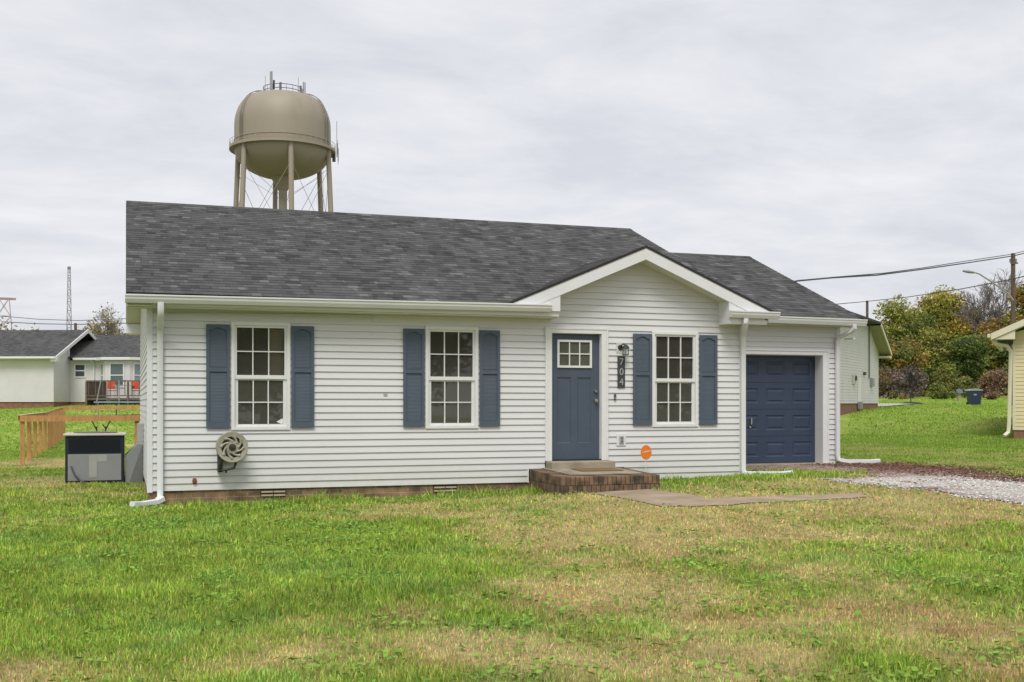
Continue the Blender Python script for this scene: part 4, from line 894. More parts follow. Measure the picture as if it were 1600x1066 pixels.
m_nglass=mat('sky_glass',(.10,.14,.13),.08,.1,2); m_nglass2=mat('pane_blue',(.22,.27,.30),.1,.1,2)
def nwin(name,x0,x1,y,z0,z1,parent,rz=0,loc=(0,0,0),g=m_nglass):
    f=MB(); t=.07; f.box(x0,x0+t,y-.05,y,z0,z1); f.box(x1-t,x1,y-.05,y,z0,z1); f.box(x0+t,x1-t,y-.05,y,z1-t,z1); f.box(x0+t,x1-t,y-.05,y,z0,z0+t); f.box(x0+t,x1-t,y-.045,y,(z0+z1)/2-.03,(z0+z1)/2+.03)
    o=f.build(name,m_white,parent,loc=loc,rz=rz)
    q=MB(); q.quad((x0+t,y-.02,z0+t),(x1-t,y-.02,z0+t),(x1-t,y-.02,z1-t),(x0+t,y-.02,z1-t)); q.build('pane',g,o); return o
nwin('window',.28,.98,2.10,2.95,3.78,NA,g=mat('pane_dark',(.06,.07,.08),.1,.1,2))
# bay
mb=MB(); by=1.25; bp=[(1.85,2.1),(2.5,by),(4.0,by),(4.65,2.1)]
mb.prism(bp[::-1],1.7,3.95,'z'); bay=mb.build('bay',m_nsid,NA)
nwin('bay_window',2.78,3.67,by,2.35,3.80,bay)
for (ax_,ay_,bx_,by_) in ((1.85,2.1,2.5,by),(4.0,by,4.65,2.1)):
    ln=math.hypot(bx_-ax_,by_-ay_); nwin('bay_window',.2,ln-.2,0,2.35,3.80,bay,rz=math.atan2(by_-ay_,bx_-ax_),loc=(ax_,ay_,0),g=m_nglass2)
mb=MB(); mb.prism([(1.7,1.75),(2.4,.95),(4.1,.95),(4.8,1.75)][::-1],3.97,4.13,'z'); mb.build('bay_eave',m_white,NA)
# another dark roof beyond (far left)
b0=W(-30,630,92); NB=thing('distant_house','dark roofed house just showing at the left edge beyond the pale house','house',(b0[0],b0[1],0),rz=-TH)
mb=MB(); mb.box(-6,1.2,0,6,1.2,5.9); mb.build('wall',m_nsid,NB)
mb=MB(); L=3.5*math.sqrt(1.16); roof_plane(mb,(-6.5,-.4,5.9),(1,0,0),(0,1,.25),8.4,L,course=.25); roof_plane(mb,(1.9,6.6,5.9),(-1,0,0),(0,-1,.25),8.4,L,course=.25); mb.build('roof',m_nroof,NB)
# deck
DKz=W(145,632,63)[2]; DK=thing('wooden_deck','raised weathered wood deck with railing under the bay window','deck',(n0[0],n0[1],0),rz=-TH-math.radians(3))
dx0,dx1,dy0,dy1,dz=2.55,8,-1.4,1.2,1.72
mb=MB(); mb.box(dx0,dx1,dy0,dy1,dz-.12,dz); mb.build('deck_floor',m_oldwood,DK)
mb=MB(); 
for (a,b,c,d,z0,z1) in ((dx0,dx1,dy0-.05,dy0+.05,dz+.92,dz+1.0),(dx0,dx1,dy0-.03,dy0+.03,dz+.1,dz+.16),(dx0-.05,dx0+.05,dy0,dy1,dz+.92,dz+1.0)): mb.box(a,b,c,d,z0,z1)
mb.build('handrail',m_oldwood,DK)
mb=MB(); 
x=dx0+.1
while x<dx1: mb.box(x,x+.035,dy0-.02,dy0+.02,dz+.16,dz+.92); x+=.42
y=dy0+.05
while y<dy1: mb.box(dx0-.02,dx0+.02,y,y+.09,.6,dz+.92); y+=.12
mb.build('baluster',m_oldwood,DK)
for x in (dx0,dx0+2.4,dx0+4.8):
    mb=MB(); mb.box(x-.05,x+.05,dy0-.05,dy0+.049,.4,dz+.91); mb.build('post',m_oldwood,DK)
mb=MB(); mb.box(dx0+1.4,dx1,dy0-.35,dy0-.1,.6,.85); mb.box(dx0+1.4,dx1,dy0-.6,dy0-.35,.6,.70); mb.build('steps',m_oldwood,DK)
def chair(px,label):
    p=W(px,630,64.4); t=thing('patio_chair',label,'chair',(p[0],p[1],dz),rz=-TH,group='red patio chairs on the deck'); t.scale=(.85,.85,.95)
    mb=MB(); mb.box(-.25,.25,-.25,.25,.42,.47); mb.build('seat',m_red,t,bevel=.01)
    mb=MB(); mb.prism([(-.26,.55),(.26,.55),(.26,.98),(-.26,.98)],-.29,-.25); mb.build('backrest',m_red,t,bevel=.01)
    for sx in (-.23,.23):
        for sy in (-.23,.23):
            mb=MB(); mb.tube([(sx,sy,0),(sx,sy,.42)],.016,6); mb.build('leg',m_ant,t)
chair(176,'red patio chair on the deck at the left end near the railing corner'); chair(213,'red patio chair on the deck partly hidden by the white house wall')
tb=W(194,630,64.0); t=thing('patio_table','white patio table on the deck between the red chairs','table',(tb[0],tb[1],dz),rz=-TH)
mb=MB(); mb.box(-.5,.5,-.4,.4,.70,.74); mb.build('tabletop',m_white,t)
for sx in (-.42,.42):
    mb=MB(); mb.tube([(sx,0,0),(sx,0,.7)],.03,6); mb.build('leg',m_white,t)
# trampoline
tp=W(207,630,54); tz=h1(tp[0],tp[1]); TR=thing('trampoline','round trampoline with blue grey pad and steel poles in front of the deck','trampoline',(tp[0],tp[1],tz),rz=-TH)
mb=MB(); mb.lathe([(0,.74),(1.35,.74),(1.36,.78),(1.75,.78),(1.75,.70)],n=40); mb.build('pad',m_tramp,TR)
mb=MB()
for k in range(4):
    t_=2*PI*k/4+PI/4*1.0; c,s=math.cos(t_),math.sin(t_); mb=MB(); mb.tube([(1.7*c,1.7*s,.72),(1.7*c,1.7*s,0)],.03,6); mb.build('leg',m_ant,TR)
for (x,y,tx) in ((-1.55,-.7,-.0),(-.05,-1.7,0),(1.5,-.8,0)):
    mb=MB(); mb.tube([(x,y,.3),(x+ (.28 if x<-1 else 0),y,1.75)],.028,6); mb.build('net_pole',m_ant,TR)
# fence
F_=thing('wooden_fence','new cedar wood yard fence with open rails and pickets behind the heat pump','fence',(-2.62,12.05,0))
FX1=2.6
def post(x,y,h=1.14):
    mb=MB(); z=h1(-2.62+x,12.05+y); mb.box(x-.05,x+.05,y-.05,y+.05,z-.2,z+h); return mb.build('post',m_cedar,F_)
post(0,0); post(2.56,0,1.1); post(0.0,18.4,1.1); post(2.9,18.4,1.1); post(5.2,18.4,1.1)
for k in range(1,10): post(0,1.95*k if k<9 else 17.4,1.08)
def rail(p,q,w=.022,h=.14):
    mb=MB(); p=Vector(p); q=Vector(q); d=(q-p).normalized(); s=Vector((-d.y,d.x,0))*w; u=Vector((0,0,h/2))
    vs=[p-s-u,p+s-u,p+s+u,p-s+u,q-s-u,q+s-u,q+s+u,q-s+u]; mb.add(vs,[(0,1,2,3),(7,6,5,4),(0,4,5,1),(1,5,6,2),(2,6,7,3),(3,7,4,0)]); return mb.build('rail',m_cedar,F_)
zA=h1(-2.62,12.05); zB=h1(-2.62,21); zC=h1(-2.62,30.4); zD=h1(0,30.4)
rail((-.05,-.075,zA+1.10),(2.66,-.075,zA+1.10)); rail((-.075,0,zA+1.10),(-.075,9,zB+1.06)); rail((-.075,9,zB+1.06),(-.075,18.4,zC+1.08)); rail((0,18.33,zC+1.1),(6,18.33,zD+1.08))
mb=MB(); mb.box(-.11,-.0,-.09,9,zA+1.172,zA+1.19); mb.build('cap_rail',mat('cedar_pale',(.55,.44,.28),.7,.1,3),F_)
y=8.2
while y<18.2:
    mb=MB(); z=h1(-2.62,12.05+y); mb.box(.055,.075,y,y+.14,z+.02,z+1.1+.02*math.sin(y*3)); mb.build('picket',m_cedar,F_); y+=.34
# garden stakes
for px,arm,lb in ((151,-1,'thin dark garden stake with a side arm behind the fence, left one'),(165,1,'thin dark garden stake with forked top behind the fence, right one')):
    p=W(px,630,37); z=h1(p[0],p[1]); t=thing('garden_stake',lb,'garden stake',(p[0],p[1],z),rz=-TH)
    mb=MB(); mb.tube([(0,0,-.1),(0,0,.62)],.022,6); mb.build('stem',m_black,t)
    mb=MB(); mb.tube([(0,0,.5),(arm*.12,0,.75),(arm*.22,0,.88)],.02,6); mb.tube([(0,0,.55),(-arm*.1,0,.68)] if arm>0 else [(-.16,0,.35),(-.24,0,.2)],.02,6); mb.build('arm',m_black,t)
# ================================================================== right background buildings
p0=np.array(WL((1324-800)/FPX*46,46)[:2]); p1=np.array(WL((1372.5-800)/FPX*52,52)[:2]); dv=(p1-p0)/np.linalg.norm(p1-p0); ang=math.atan2(dv[1],dv[0])
SH=thing('white_outbuilding','white sided building end with utility boxes showing behind the garage','building',(p1[0],p1[1],0),rz=ang)
LN=9.0; zq=1.42; zt=3.80; pt=.46; RD=2.35; zf=zt+RD*pt
mb=MB(); siding(mb,lambda z:(-LN,0) if z<zt else (-LN,-(z-zt)/pt),zq,zf-.02,0.0,(),pitch=.115,lip=.012)
mb.add([(0,0,zq),(0,9,zq),(0,9,zt),(0,0,zt)],[(0,1,2,3)]); mb.box(-LN,-LN+.1,.02,9,.9,zf); mb.box(-LN+.1,-.02,8.9,9,.9,zt); mb.box(-LN+.1,-RD,.03,8.9,zf-.05,zf); mb.build('wall',m_nsid,SH)
mb=MB(); mb.box(-LN,-.02,.02,.2,.3,zq); mb.box(-.2,-.02,.2,9,.3,zq); mb.build('foundation',m_nbrick,SH)
mb=MB(); zr=zf+.15; hf=RD+.33; ze_=zr-hf*pt; Ls=hf*math.sqrt(1+pt*pt)
roof_plane(mb,(.33,-.55,ze_),(0,1,0),(-1,0,pt),10,Ls,course=.2); mb.box(-LN-.3,-RD,-.55,9.4,zr-.10,zr-.01); mb.build('roof',m_nroof,SH)
mb=MB(); mb.prism([(.33,ze_-.20),(-RD,zr-.20),(-RD,zr-.01),(.33,ze_-.01)],-.56,-.52); mb.build('rake_fascia',m_ytrim,SH)
mb=MB(); mb.prism([(.33,ze_-.035),(-RD,zr-.035),(-RD,zr+.02),(.33,ze_+.02)],-.575,-.562); mb.build('shingle_edge',m_edge,SH)
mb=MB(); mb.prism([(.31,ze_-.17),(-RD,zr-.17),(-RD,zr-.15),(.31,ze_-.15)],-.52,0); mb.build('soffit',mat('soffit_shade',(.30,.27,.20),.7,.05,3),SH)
mb=MB(); mb.box(.03,.345,-.54,.05,ze_-.28,ze_-.19); mb.box(.335,.43,-.5,9,ze_-.16,ze_-.02); mb.build('eave_end',m_ytrim,SH)
def sx(px):
    # position along the wall for a photo column
    lo,hi=-LN,0
    for _ in range(40):
        m=(lo+hi)/2; q=p1+dv*m; rx=q[0]-CX; ry_=q[1]-CY; X=rx*cs-ry_*sn; Z=rx*sn+ry_*cs
        if 800+FPX*X/Z<px: lo=m
        else: hi=m
    return (lo+hi)/2,Z
def sp(px,py): s,Z=sx(px); return s,CZ-(py-HOR)*Z/FPX
a=sp(1356.5,505); b=sp(1356.5,592)
mb=MB(); mb.tube([(a[0],-.05,a[1]),(b[0],-.05,b[1])],.03,6); mb.build('conduit',mat('conduit_grey',(.14,.145,.14),.5,.05,3),SH)
a=sp(1361,600); mb=MB(); mb.box(a[0]-.28,a[0]+.2,-.12,-.014,a[1]-.12,a[1]+.25); mb.build('junction_box',m_grey,SH,bevel=.01)
a=sp(1333,592); mb=MB(); mb.box(a[0]-.22,a[0]+.2,-.1,-.014,a[1]-.22,a[1]+.18); mbx=mb.build('meter_box',m_cream,SH,bevel=.01)
mb=MB(); mb.lathe([(0,-.16),(.10,-.15),(.11,-.1)],(a[0],0,a[1]+.03),16,ax='y'); mb.build('meter_dial',m_dark,mbx)
a=sp(1341,590); b=sp(1341,637); mb=MB(); mb.box(a[0]-.12,a[0]+.12,-.1,-.014,b[1]+.25,a[1]); mb.build('white_duct',m_white,SH)
mb=MB(); mb.box(b[0]-.16,b[0]+.16,-.16,-.014,b[1]-.05,b[1]+.25); mb.build('pipe_elbow',m_grey,SH)
a=sp(1350.5,584); mb=MB(); mb.box(a[0]-.3,a[0]+.1,-.07,-.014,a[1]-.06,a[1]+.06); mb.build('vent',m_dark,SH)
# concrete pad beyond
def ground_quad(name,pts,m,off=.03):
    mb=MB(); n=14; P4=[np.array(p[:2]) for p in pts]
    vs=[]
    for i in range(n+1):
        for j in range(n+1):
            u,v=i/n,j/n; p=(P4[0]*(1-u)+P4[1]*u)*(1-v)+(P4[3]*(1-u)+P4[2]*u)*v; vs.append((p[0],p[1],h1(p[0],p[1])+off))
    mb.add(vs,[(i*(n+1)+j,(i+1)*(n+1)+j,(i+1)*(n+1)+j+1,i*(n+1)+j+1) for i in range(n) for j in range(n)])
    o=mb.build(name,m); o['kind']='structure'; return o
def onground(px,py,Z): q=W(px,py,Z); return (q[0],q[1])
ground_quad('pavement',[onground(1345,0,54),onground(1382,0,55),onground(1432,0,66),onground(1340,0,66)],mat('pale_concrete',(.42,.40,.36),.9,.08,1),.05)
# yellow house
p=W(1583,630,31.5); a0=math.radians(-25.5)
YH=thing('yellow_house','pale yellow sided house with cream trim and brick base cut off by the right edge','house',(p[0],p[1],0),rz=-TH+a0)
yz=W(1583,684,31.5)[2]; 
mb=MB(); ysb=W(1583,672,31.5)[2]; yst=W(1583,538,31.5)[2]; HWd=3.6
siding(mb,lambda z:(0,2*HWd) if z<yst+.38 else ((z-yst-.25)/.45,2*HWd-(z-yst-.25)/.45),ysb,yst+.38+HWd*.45,0,(),pitch=.105,lip=.013)
siding(mb,lambda z:(0,9),ysb,yst,0,(),pitch=.105,lip=.013,axis='side'); mb.build('wall',m_yell,YH)
mb=MB(); mb.box(.015,2*HWd,.015,.2,yz-.5,ysb); mb.box(.015,.2,.2,9,yz-.5,ysb); mb.build('foundation',m_nbrick,YH)
mb=MB(); mb.box(-.012,.06,-.014,-.0,ysb,yst); mb.build('corner_post',m_ytrim,YH)
ex=.55; zr=yst+.55+HWd*.45; ze_=zr-(HWd+ex)*.45; Ls=(HWd+ex)*math.sqrt(1+.45**2)
mb=MB(); roof_plane(mb,(-ex,-.5,ze_),(0,1,0),(1,0,.45),10,Ls,course=.15); roof_plane(mb,(2*HWd+ex,-.5,ze_),(0,1,0),(-1,0,.45),10,Ls,course=.15,uoff=20); mb.build('roof',m_nroof,YH)
mb=MB(); mb.prism([(-ex,ze_-.19),(HWd,zr-.19),(HWd,zr-.01),(-ex,ze_-.01)][::1],-.51,-.47); mb.prism([(HWd,zr-.19),(2*HWd+ex,ze_-.19),(2*HWd+ex,ze_-.01),(HWd,zr-.01)],-.51,-.47); mb.build('rake_fascia',m_ytrim,YH)
mb=MB(); mb.prism([(-ex+.03,ze_-.18),(.06,ze_-.18),(.06,ze_-.18+ (ex+.03)*.45)],-.469,-.02); mb.build('cornice_return',m_ytrim,YH)
mb=MB(); mb.prism([(-ex+.02,ze_-.19),(HWd,zr-.175),(HWd,zr-.16),(-ex+.02,ze_-.17)],-.47,0.0); mb.build('soffit',m_soffit,YH)
mb=MB(); mb.box(-ex-.1,-ex,-.45,9,ze_-.12,ze_-.02); mb.build('gutter',m_ytrim,YH)
mb=MB(); sweep_rect(mb,[(-ex+.05,-.25,ze_-.17),(-ex+.12,-.25,ze_-.3),(-.15,-.15,ze_-.36),(-.06,-.08,ze_-.5),(-.10,-.08,yz+.4),(-.12,-.1,yz+.15),(-.22,-.25,yz+.05)],.10,.07,(1,0,0)); mb.build('downspout',m_ytrim,YH,smooth=True)
# trash bin
p=W(1522.5,633,67); z=h1(p[0],p[1]); TB=thing('trash_bin','dark navy wheeled rubbish bin with grey lid at the far end of the lawn','trash bin',(p[0],p[1],z),rz=-TH); TB.scale=(.86,.86,.95)
mb=MB(); mb.add([(-.36,-.33,0.02),(.30,-.33,0.02),(.30,.3,0.02),(-.36,.3,0.02),(-.45,-.42,.9),(.38,-.42,.9),(.38,.38,.9),(-.45,.38,.9)],[(0,3,2,1),(4,5,6,7),(0,1,5,4),(1,2,6,5),(2,3,7,6),(3,0,4,7)]); mb.build('bin_body',m_bin,TB,bevel=.03)
mb=MB(); mb.prism([(-.50,.905),(.44,.905),(.40,.98),(.1,1.04),(-.3,1.03),(-.46,.97)],-.46,.42); mb.build('lid',m_binlid,TB,bevel=.02)
for s in (-.3,.3):
    mb=MB(); mb.lathe([(0,-.04),(.12,-.04),(.12,.04),(0,.04)],(s,.34,.12),16,ax='y'); mb.build('wheel',m_black,TB)
mb=MB(); mb.box(.40,.47,-.3,.3,.70,.88); mb.build('handle',m_bin,TB)
mb=MB(); mb.box(-.22,-.02,-.425,-.405,.62,.72); mb.build('emblem',m_binlid,TB)
# mailbox
p=W(1499,625,73); z=h1(p[0],p[1]); MBX=thing('mailbox','small mailbox with pale blue top on a tan wooden post left of the bin','mailbox',(p[0],p[1],z),rz=-TH); MBX.scale=(.62,.62,.85)
mb=MB(); mb.box(-.14,.14,-.1,.1,-.2,.62); mb.build('post',mat('tan_post',(.33,.26,.18),.8,.1,4),MBX)
mb=MB(); mb.prism([(.24*math.cos(t),.72+.20*math.sin(t)) for t in np.linspace(0,PI,10)]+[(-.24,.60),(.24,.60)],-.3,.3); mb.build('box',mat('mailbox_blue',(.16,.2,.3),.4,.1,5),MBX)
# ================================================================== trees
def leaf_tree(name,label,cat,base,height,width,pal,n,leaf,trunk=.16,crown0=.18,depth=None,group=None,nb=16,bare=0.0,seed=0,open_=.8,bark=None):
    n=int(n*(1.6 if name in('autumn_tree','cedar_tree') else 1)); r=np.random.default_rng(seed+100); T_=thing(name,label,cat,base,group=group); rr=random.Random(seed)
    depth=depth or width
    cz=height*(crown0+(1-crown0)*.5); ch=height*(1-crown0)/2
    # blobs
    bl=[]
    for i in range(nb):
        u=r.normal(size=3); u/=np.linalg.norm(u); q=r.random()**.45*.72
        rad=r.uniform(.26,.46)*min(width,height*.9)/2*1.25
        c=np.array([u[0]*width/2*q,u[1]*depth/2*q,cz+u[2]*ch*q]); bl.append((c,rad,r.integers(len(pal)),r.uniform(.75,1.25)))
    tk=MB(); top=height*.72
    pts=[(0,0,-.3),(rr.uniform(-.1,.1),0,height*.18),(rr.uniform(-.2,.2),rr.uniform(-.2,.2),height*.4),(rr.uniform(-.3,.3),0,top)]
    tk.tube(pts,[trunk,trunk*.8,trunk*.6,trunk*.2],8)
    for (c,rad,_,_) in bl:
        s=Vector(pts[1]).lerp(Vector(pts[2]),rr.random()); m=s.lerp(Vector(c),.5)+Vector((rr.uniform(-.3,.3),rr.uniform(-.3,.3),.25)); tk.tube([s,m,Vector(c)],[trunk*.35,trunk*.2,trunk*.06],5)
        for _k in range(3):
            e=Vector(c)+Vector(np.clip(r.normal(size=3),-1,.8))*rad*.6; tk.tube([Vector(c).lerp(m,.3),e],[trunk*.09,trunk*.02],4)
    tk.build('trunk',bark or m_bark,T_,smooth=True)
    per=n//nb; P_=[];K_=[]
    for (c,rad,pi,br) in bl:
        k=int(per*(rad/(.3*width/2*1.25))**1.5); u=r.normal(size=(k,3)); u/=np.linalg.norm(u,axis=1)[:,None]; q=r.random(k)**.42
        p=c+u*(q*rad)[:,None]*np.array([1.15,1.15,.9])*(1+.35*np.sin(u[:,[0]]*5+u[:,[2]]*7+pi))
        col=np.array(pal[pi])[None]*br*r.uniform(.6,1.45,(k,1)); alt=r.random(k)<.22; col[alt]=np.array(pal)[r.integers(len(pal),size=alt.sum())]*r.uniform(.7,1.3,(alt.sum(),1))
        P_.append(p);K_.append(col)
    p=np.concatenate(P_); col=np.clip(np.concatenate(K_),0,1); p[:,2]=np.maximum(p[:,2],.1)
    k=len(p); a=r.normal(size=(k,3)); a/=np.linalg.norm(a,axis=1)[:,None]; b=np.cross(a,r.normal(size=(k,3))); b/=np.linalg.norm(b,axis=1)[:,None]; s=leaf*r.uniform(.5,1.25,(k,1))
    v=np.stack([p-a*s,p+b*s*.55,p+a*s,p-b*s*.55],1).reshape(-1,3)
    npmesh('crown',v,k,np.arange(4*k),4*np.arange(k),m_foliage,np.repeat(col,4,0),T_)
    return T_
m_foliage=attr_mat('foliage',.8,.3)
YEL=(.50,.39,.07); YG=(.33,.34,.075); GR=(.18,.23,.06); DG=(.11,.15,.045); OR=(.38,.25,.075); BRN=(.28,.20,.11); PUR=(.215,.165,.15); RED=(.29,.165,.12); OLV=(.27,.26,.075); GRY=(.29,.25,.20)
def tr(px,ytop,Z,wpx,pal,label,n=4500,name='autumn_tree',cat='tree',seed=1,crown0=.15,leaf=.125,group='trees beyond the back lawn',nb=18,depth=None,trunk=.2,ybase=626,bark=None):
    p=W(px,630,Z); z=h1(p[0],p[1])-.1; h=(CZ+(HOR-ytop)*Z/FPX-z)*(1.09 if name!='bush' else 1.03); w=wpx*Z/FPX
    return leaf_tree(name,label,cat,(p[0],p[1],z),h,w,pal,n,leaf,trunk,crown0,depth,group,nb,seed=seed,bark=bark)
tr(1398,468,88,78,[YG,GR,YEL,YG],'yellow green tree rising just right of the garage roof',seed=3,n=8000)
tr(1432,462,92,74,[YEL,YG,GR,YG],'bright yellow topped tree second from the garage',seed=4,n=8000)
tr(1478,447,93,96,[OR,YEL,YG,GR],'tallest orange and yellow tree in the middle of the wood',seed=5,n=9500)
tr(1522,466,96,70,[GR,YG,OLV],'dull green tree right of the tallest orange tree',seed=6,n=7000)
tr(1560,478,90,60,[OR,BRN,OLV],'rusty brown tree beneath the street lamp arm',seed=7,n=5000)
tr(1604,440,88,64,[OR,OLV,YEL],'orange tree behind the wooden utility pole at the right edge',seed=8,n=6000)
tr(1372,500,84,50,[OLV,YG,BRN],'olive tree directly behind the white outbuilding roof corner',seed=9,n=3000)
tr(1512,520,84,56,[DG,DG,GR],'dark green cedar in the middle of the thicket',name='cedar_tree',seed=10,n=4200,crown0=.04)
tr(1552,515,86,60,[OR,OLV,GR],'low orange and olive tree above the red bush',seed=11,n=3600)
tr(1455,520,86,76,[GR,OLV,YG],'mid green tree standing behind the purple thicket',seed=12,n=4800)
tr(1410,525,83,66,[OLV,GR,OR],'olive and orange tree above the grey thicket',seed=13,n=4000)
tr(1588,520,84,50,[DG,GR,OLV],'dark green tree beside the yellow house eave',seed=14,n=3200)
sg='bushes along the edge of the wood'
def bush(px,yt,Z,w,pal,label,seed,n=3400,leaf=.09): tr(px,yt,Z,w,pal,label,name='bush',cat='bush',seed=seed,crown0=.0,leaf=leaf,group=sg,n=n,nb=14,trunk=.05)
bush(1385,576,80,50,[PUR,GRY,BRN],'grey brown twiggy bush next to the outbuilding wall',21)
bush(1425,570,79,52,[PUR,PUR,GRY],'purple grey twiggy bush behind the young tree',22,3000,.09)
bush(1482,560,79,44,[YG,GR,OLV],'bright green bush in the centre of the thicket',23,3200)
bush(1462,596,77,34,[DG,OLV,GR],'low dark green bush left of the mailbox',24)
bush(1508,588,78,40,[GR,DG,OLV],'green bush behind the mailbox',25)
bush(1552,572,78,62,[RED,PUR,BRN],'large reddish purple bush behind the bin',26,3600)
bush(1586,585,77,40,[RED,OLV,BRN],'red tinged bush beside the yellow house wall',27)
bush(1550,612,74.5,26,[RED,BRN,RED],'small dark red shrub right of the bin',28,1600)
bush(1400,612,77,40,[BRN,DG,OLV],'low brown bush at the lawn edge left of the young tree',29)
bush(1530,600,79,40,[OLV,BRN,DG],'olive bush directly behind the bin lid',30)
bush(1478,612,76,50,[DG,GR,OLV],'low dark shrub at the foot of the bright green bush',31)
def bare_tree(name,label,px,ybase,ytop,Z,spread,seed,levels=5,group=None,leafpal=None,bark=None,tw=.022,r0=.11,leafn=300,base=None):
    p=W(px,630,Z); z=h1(p[0],p[1])-.05 if base is None else base; h=CZ+(HOR-ytop)*Z/FPX-z; r=random.Random(seed)
    T_=thing(name,label,'tree',(p[0],p[1],z),group=group); mb=MB(); tips=[]
    def br(q,d,L,rad,lv):
        e=q+d*L; m=q+d*L*.5+Vector((r.uniform(-.06,.06),r.uniform(-.06,.06),0))*L; mb.tube([q,m,e],[rad,rad*.8,rad*.62],5 if lv>2 else 4,caps=False)
        if lv==0: tips.append(e); return
        for k in range(3 if lv>1 else 4):
            nd=(d+Vector((r.gauss(0,1),r.gauss(0,1),r.gauss(.15,.5)))*spread).normalized(); br(m.lerp(e,r.uniform(.2,1)),nd,L*r.uniform(.6,.8),max(tw*.4,rad*.55),lv-1)
        if lv>1: br(e,(d+Vector((r.uniform(-.2,.2),r.uniform(-.2,.2),.2))).normalized(),L*.75,rad*.62,lv-1)
    br(Vector((0,0,0)),Vector((0,0,1)),h*.30,r0,levels)
    zm=max(v[2] for v in mb.v); mb.v=[(x*h/zm,y*h/zm,w*h/zm) for x,y,w in mb.v]
    mb.build('trunk',bark or m_grbark,T_,smooth=False)
    if leafpal:
        g=np.random.default_rng(seed); t=np.array([tuple(q) for q in tips])*h/zm; k=leafn; p=t[g.integers(len(t),size=k)]+g.normal(size=(k,3))*.25
        a=g.normal(size=(k,3)); a/=np.linalg.norm(a,axis=1)[:,None]; b=np.cross(a,g.normal(size=(k,3))); b/=np.linalg.norm(b,axis=1)[:,None]; s=.13
        v=np.stack([p-a*s,p+b*s*.6,p+a*s,p-b*s*.6],1).reshape(-1,3); col=np.array(leafpal)[g.integers(len(leafpal),size=k)]*g.uniform(.6,1.4,(k,1))
        npmesh('crown',v,k,np.arange(4*k),4*np.arange(k),m_foliage,np.repeat(col,4,0),T_)
    return T_
bare_tree('bare_tree','leafless grey tree rising above the wood left of the utility pole',1546,626,418,92,.55,5,levels=6,r0=.20,tw=.035)
bare_tree('young_tree','young bare tree with dark twigs on the lawn by the concrete pad',1424,632,572,66,.5,8,levels=5,r0=.032,tw=.01,leafpal=[PUR,(.06,.05,.06)],leafn=90,bark=m_dark)
mp=W(1424,630,66); mb=MB(); z=h1(mp[0],mp[1]); mb.lathe([(0,.16),(.4,.13),(.75,.04),(.9,-.05)],(mp[0],mp[1],z),20); tag(mb.build('mulch_ring',m_mulch),'dark mulch ring around the foot of the young tree','mulch ring')
bare_tree('far_tree','half bare yellowish tree above the neighbouring roof at the left',174,600,476,115,.62,12,levels=6,r0=.20,tw=.04,leafpal=[(.24,.20,.07),OLV,YEL],leafn=1500)
# far wood closing the gaps behind the named trees
nw=52000; g=np.random.default_rng(5); xx=g.uniform(-2,62,nw); Zw=g.uniform(104,116,nw); top=2.0+3.6+2.2*fb(xx,Zw*0,5,90)+1.2*fb(xx,Zw*0,1.3,91); zz_=1.3+(top-1.3)*g.random(nw)**.8
pw=np.c_[xx*cs+Zw*sn+CX,-xx*sn+Zw*cs+CY,zz_]; a=g.normal(size=(nw,3)); a/=np.linalg.norm(a,axis=1)[:,None]; b=np.cross(a,g.normal(size=(nw,3))); b/=np.linalg.norm(b,axis=1)[:,None]
pl_=np.array([OLV,BRN,GR,OR,GRY,DG]); ci=(fb(xx,zz_*2,3.0,93)*9).astype(int)%6; cw=pl_[ci]*g.uniform(.5,1.2,(nw,1))
vw=np.stack([pw-a*.24,pw+b*.15,pw+a*.24,pw-b*.15],1).reshape(-1,3); tag(npmesh('far_woodland',vw,nw,np.arange(4*nw),4*np.arange(nw),m_foliage,np.repeat(cw,4,0)),kind='stuff')
# trees across the street behind the photographer (seen in the window glass)
for i,(x,y,hh,pl,lb) in enumerate(((-14,-58,9,[OLV,GR,BRN],'green tree across the street'),(-3,-62,11,[YEL,YG,OLV],'yellow tree across the street'),(8,-57,9,[GR,OLV,DG],'dark green tree across the street'),(17,-60,12,[OR,BRN,OLV],'orange tree across the street'),(28,-58,10,[YG,GR,OLV],'pale green tree across the street'),(40,-62,11,[BRN,OLV,OR],'brown tree across the street'))):
    leaf_tree('street_tree',lb+' behind the photographer, seen only in the window glass','tree',(x,y,-.3),hh,12,pl,6000,.36,.25,.1,None,'trees across the street',16,seed=60+i)
# low far wood on the left horizon
fw=[(-10,502,150,80,31),(70,506,160,80,32),(130,507,150,60,33),(200,504,150,60,34),(158,505,140,34,35),(300,500,150,120,36)]
for i,(px,yt,Z,w,sd) in enumerate(fw):
    lbs=['grey brown far tree mass at the left picture edge','low grey far tree behind the neighbouring ridge left of the mast','low grey far tree behind the neighbouring ridge right of the mast','low far tree next to the white roof corner','small far tree left of the half bare tree','far tree hidden mostly behind the white house']
    tr(px,yt,Z,w,[GRY,OLV,BRN],lbs[i],name='distant_tree',seed=sd,n=1500,leaf=.3,group='far trees on the left horizon')
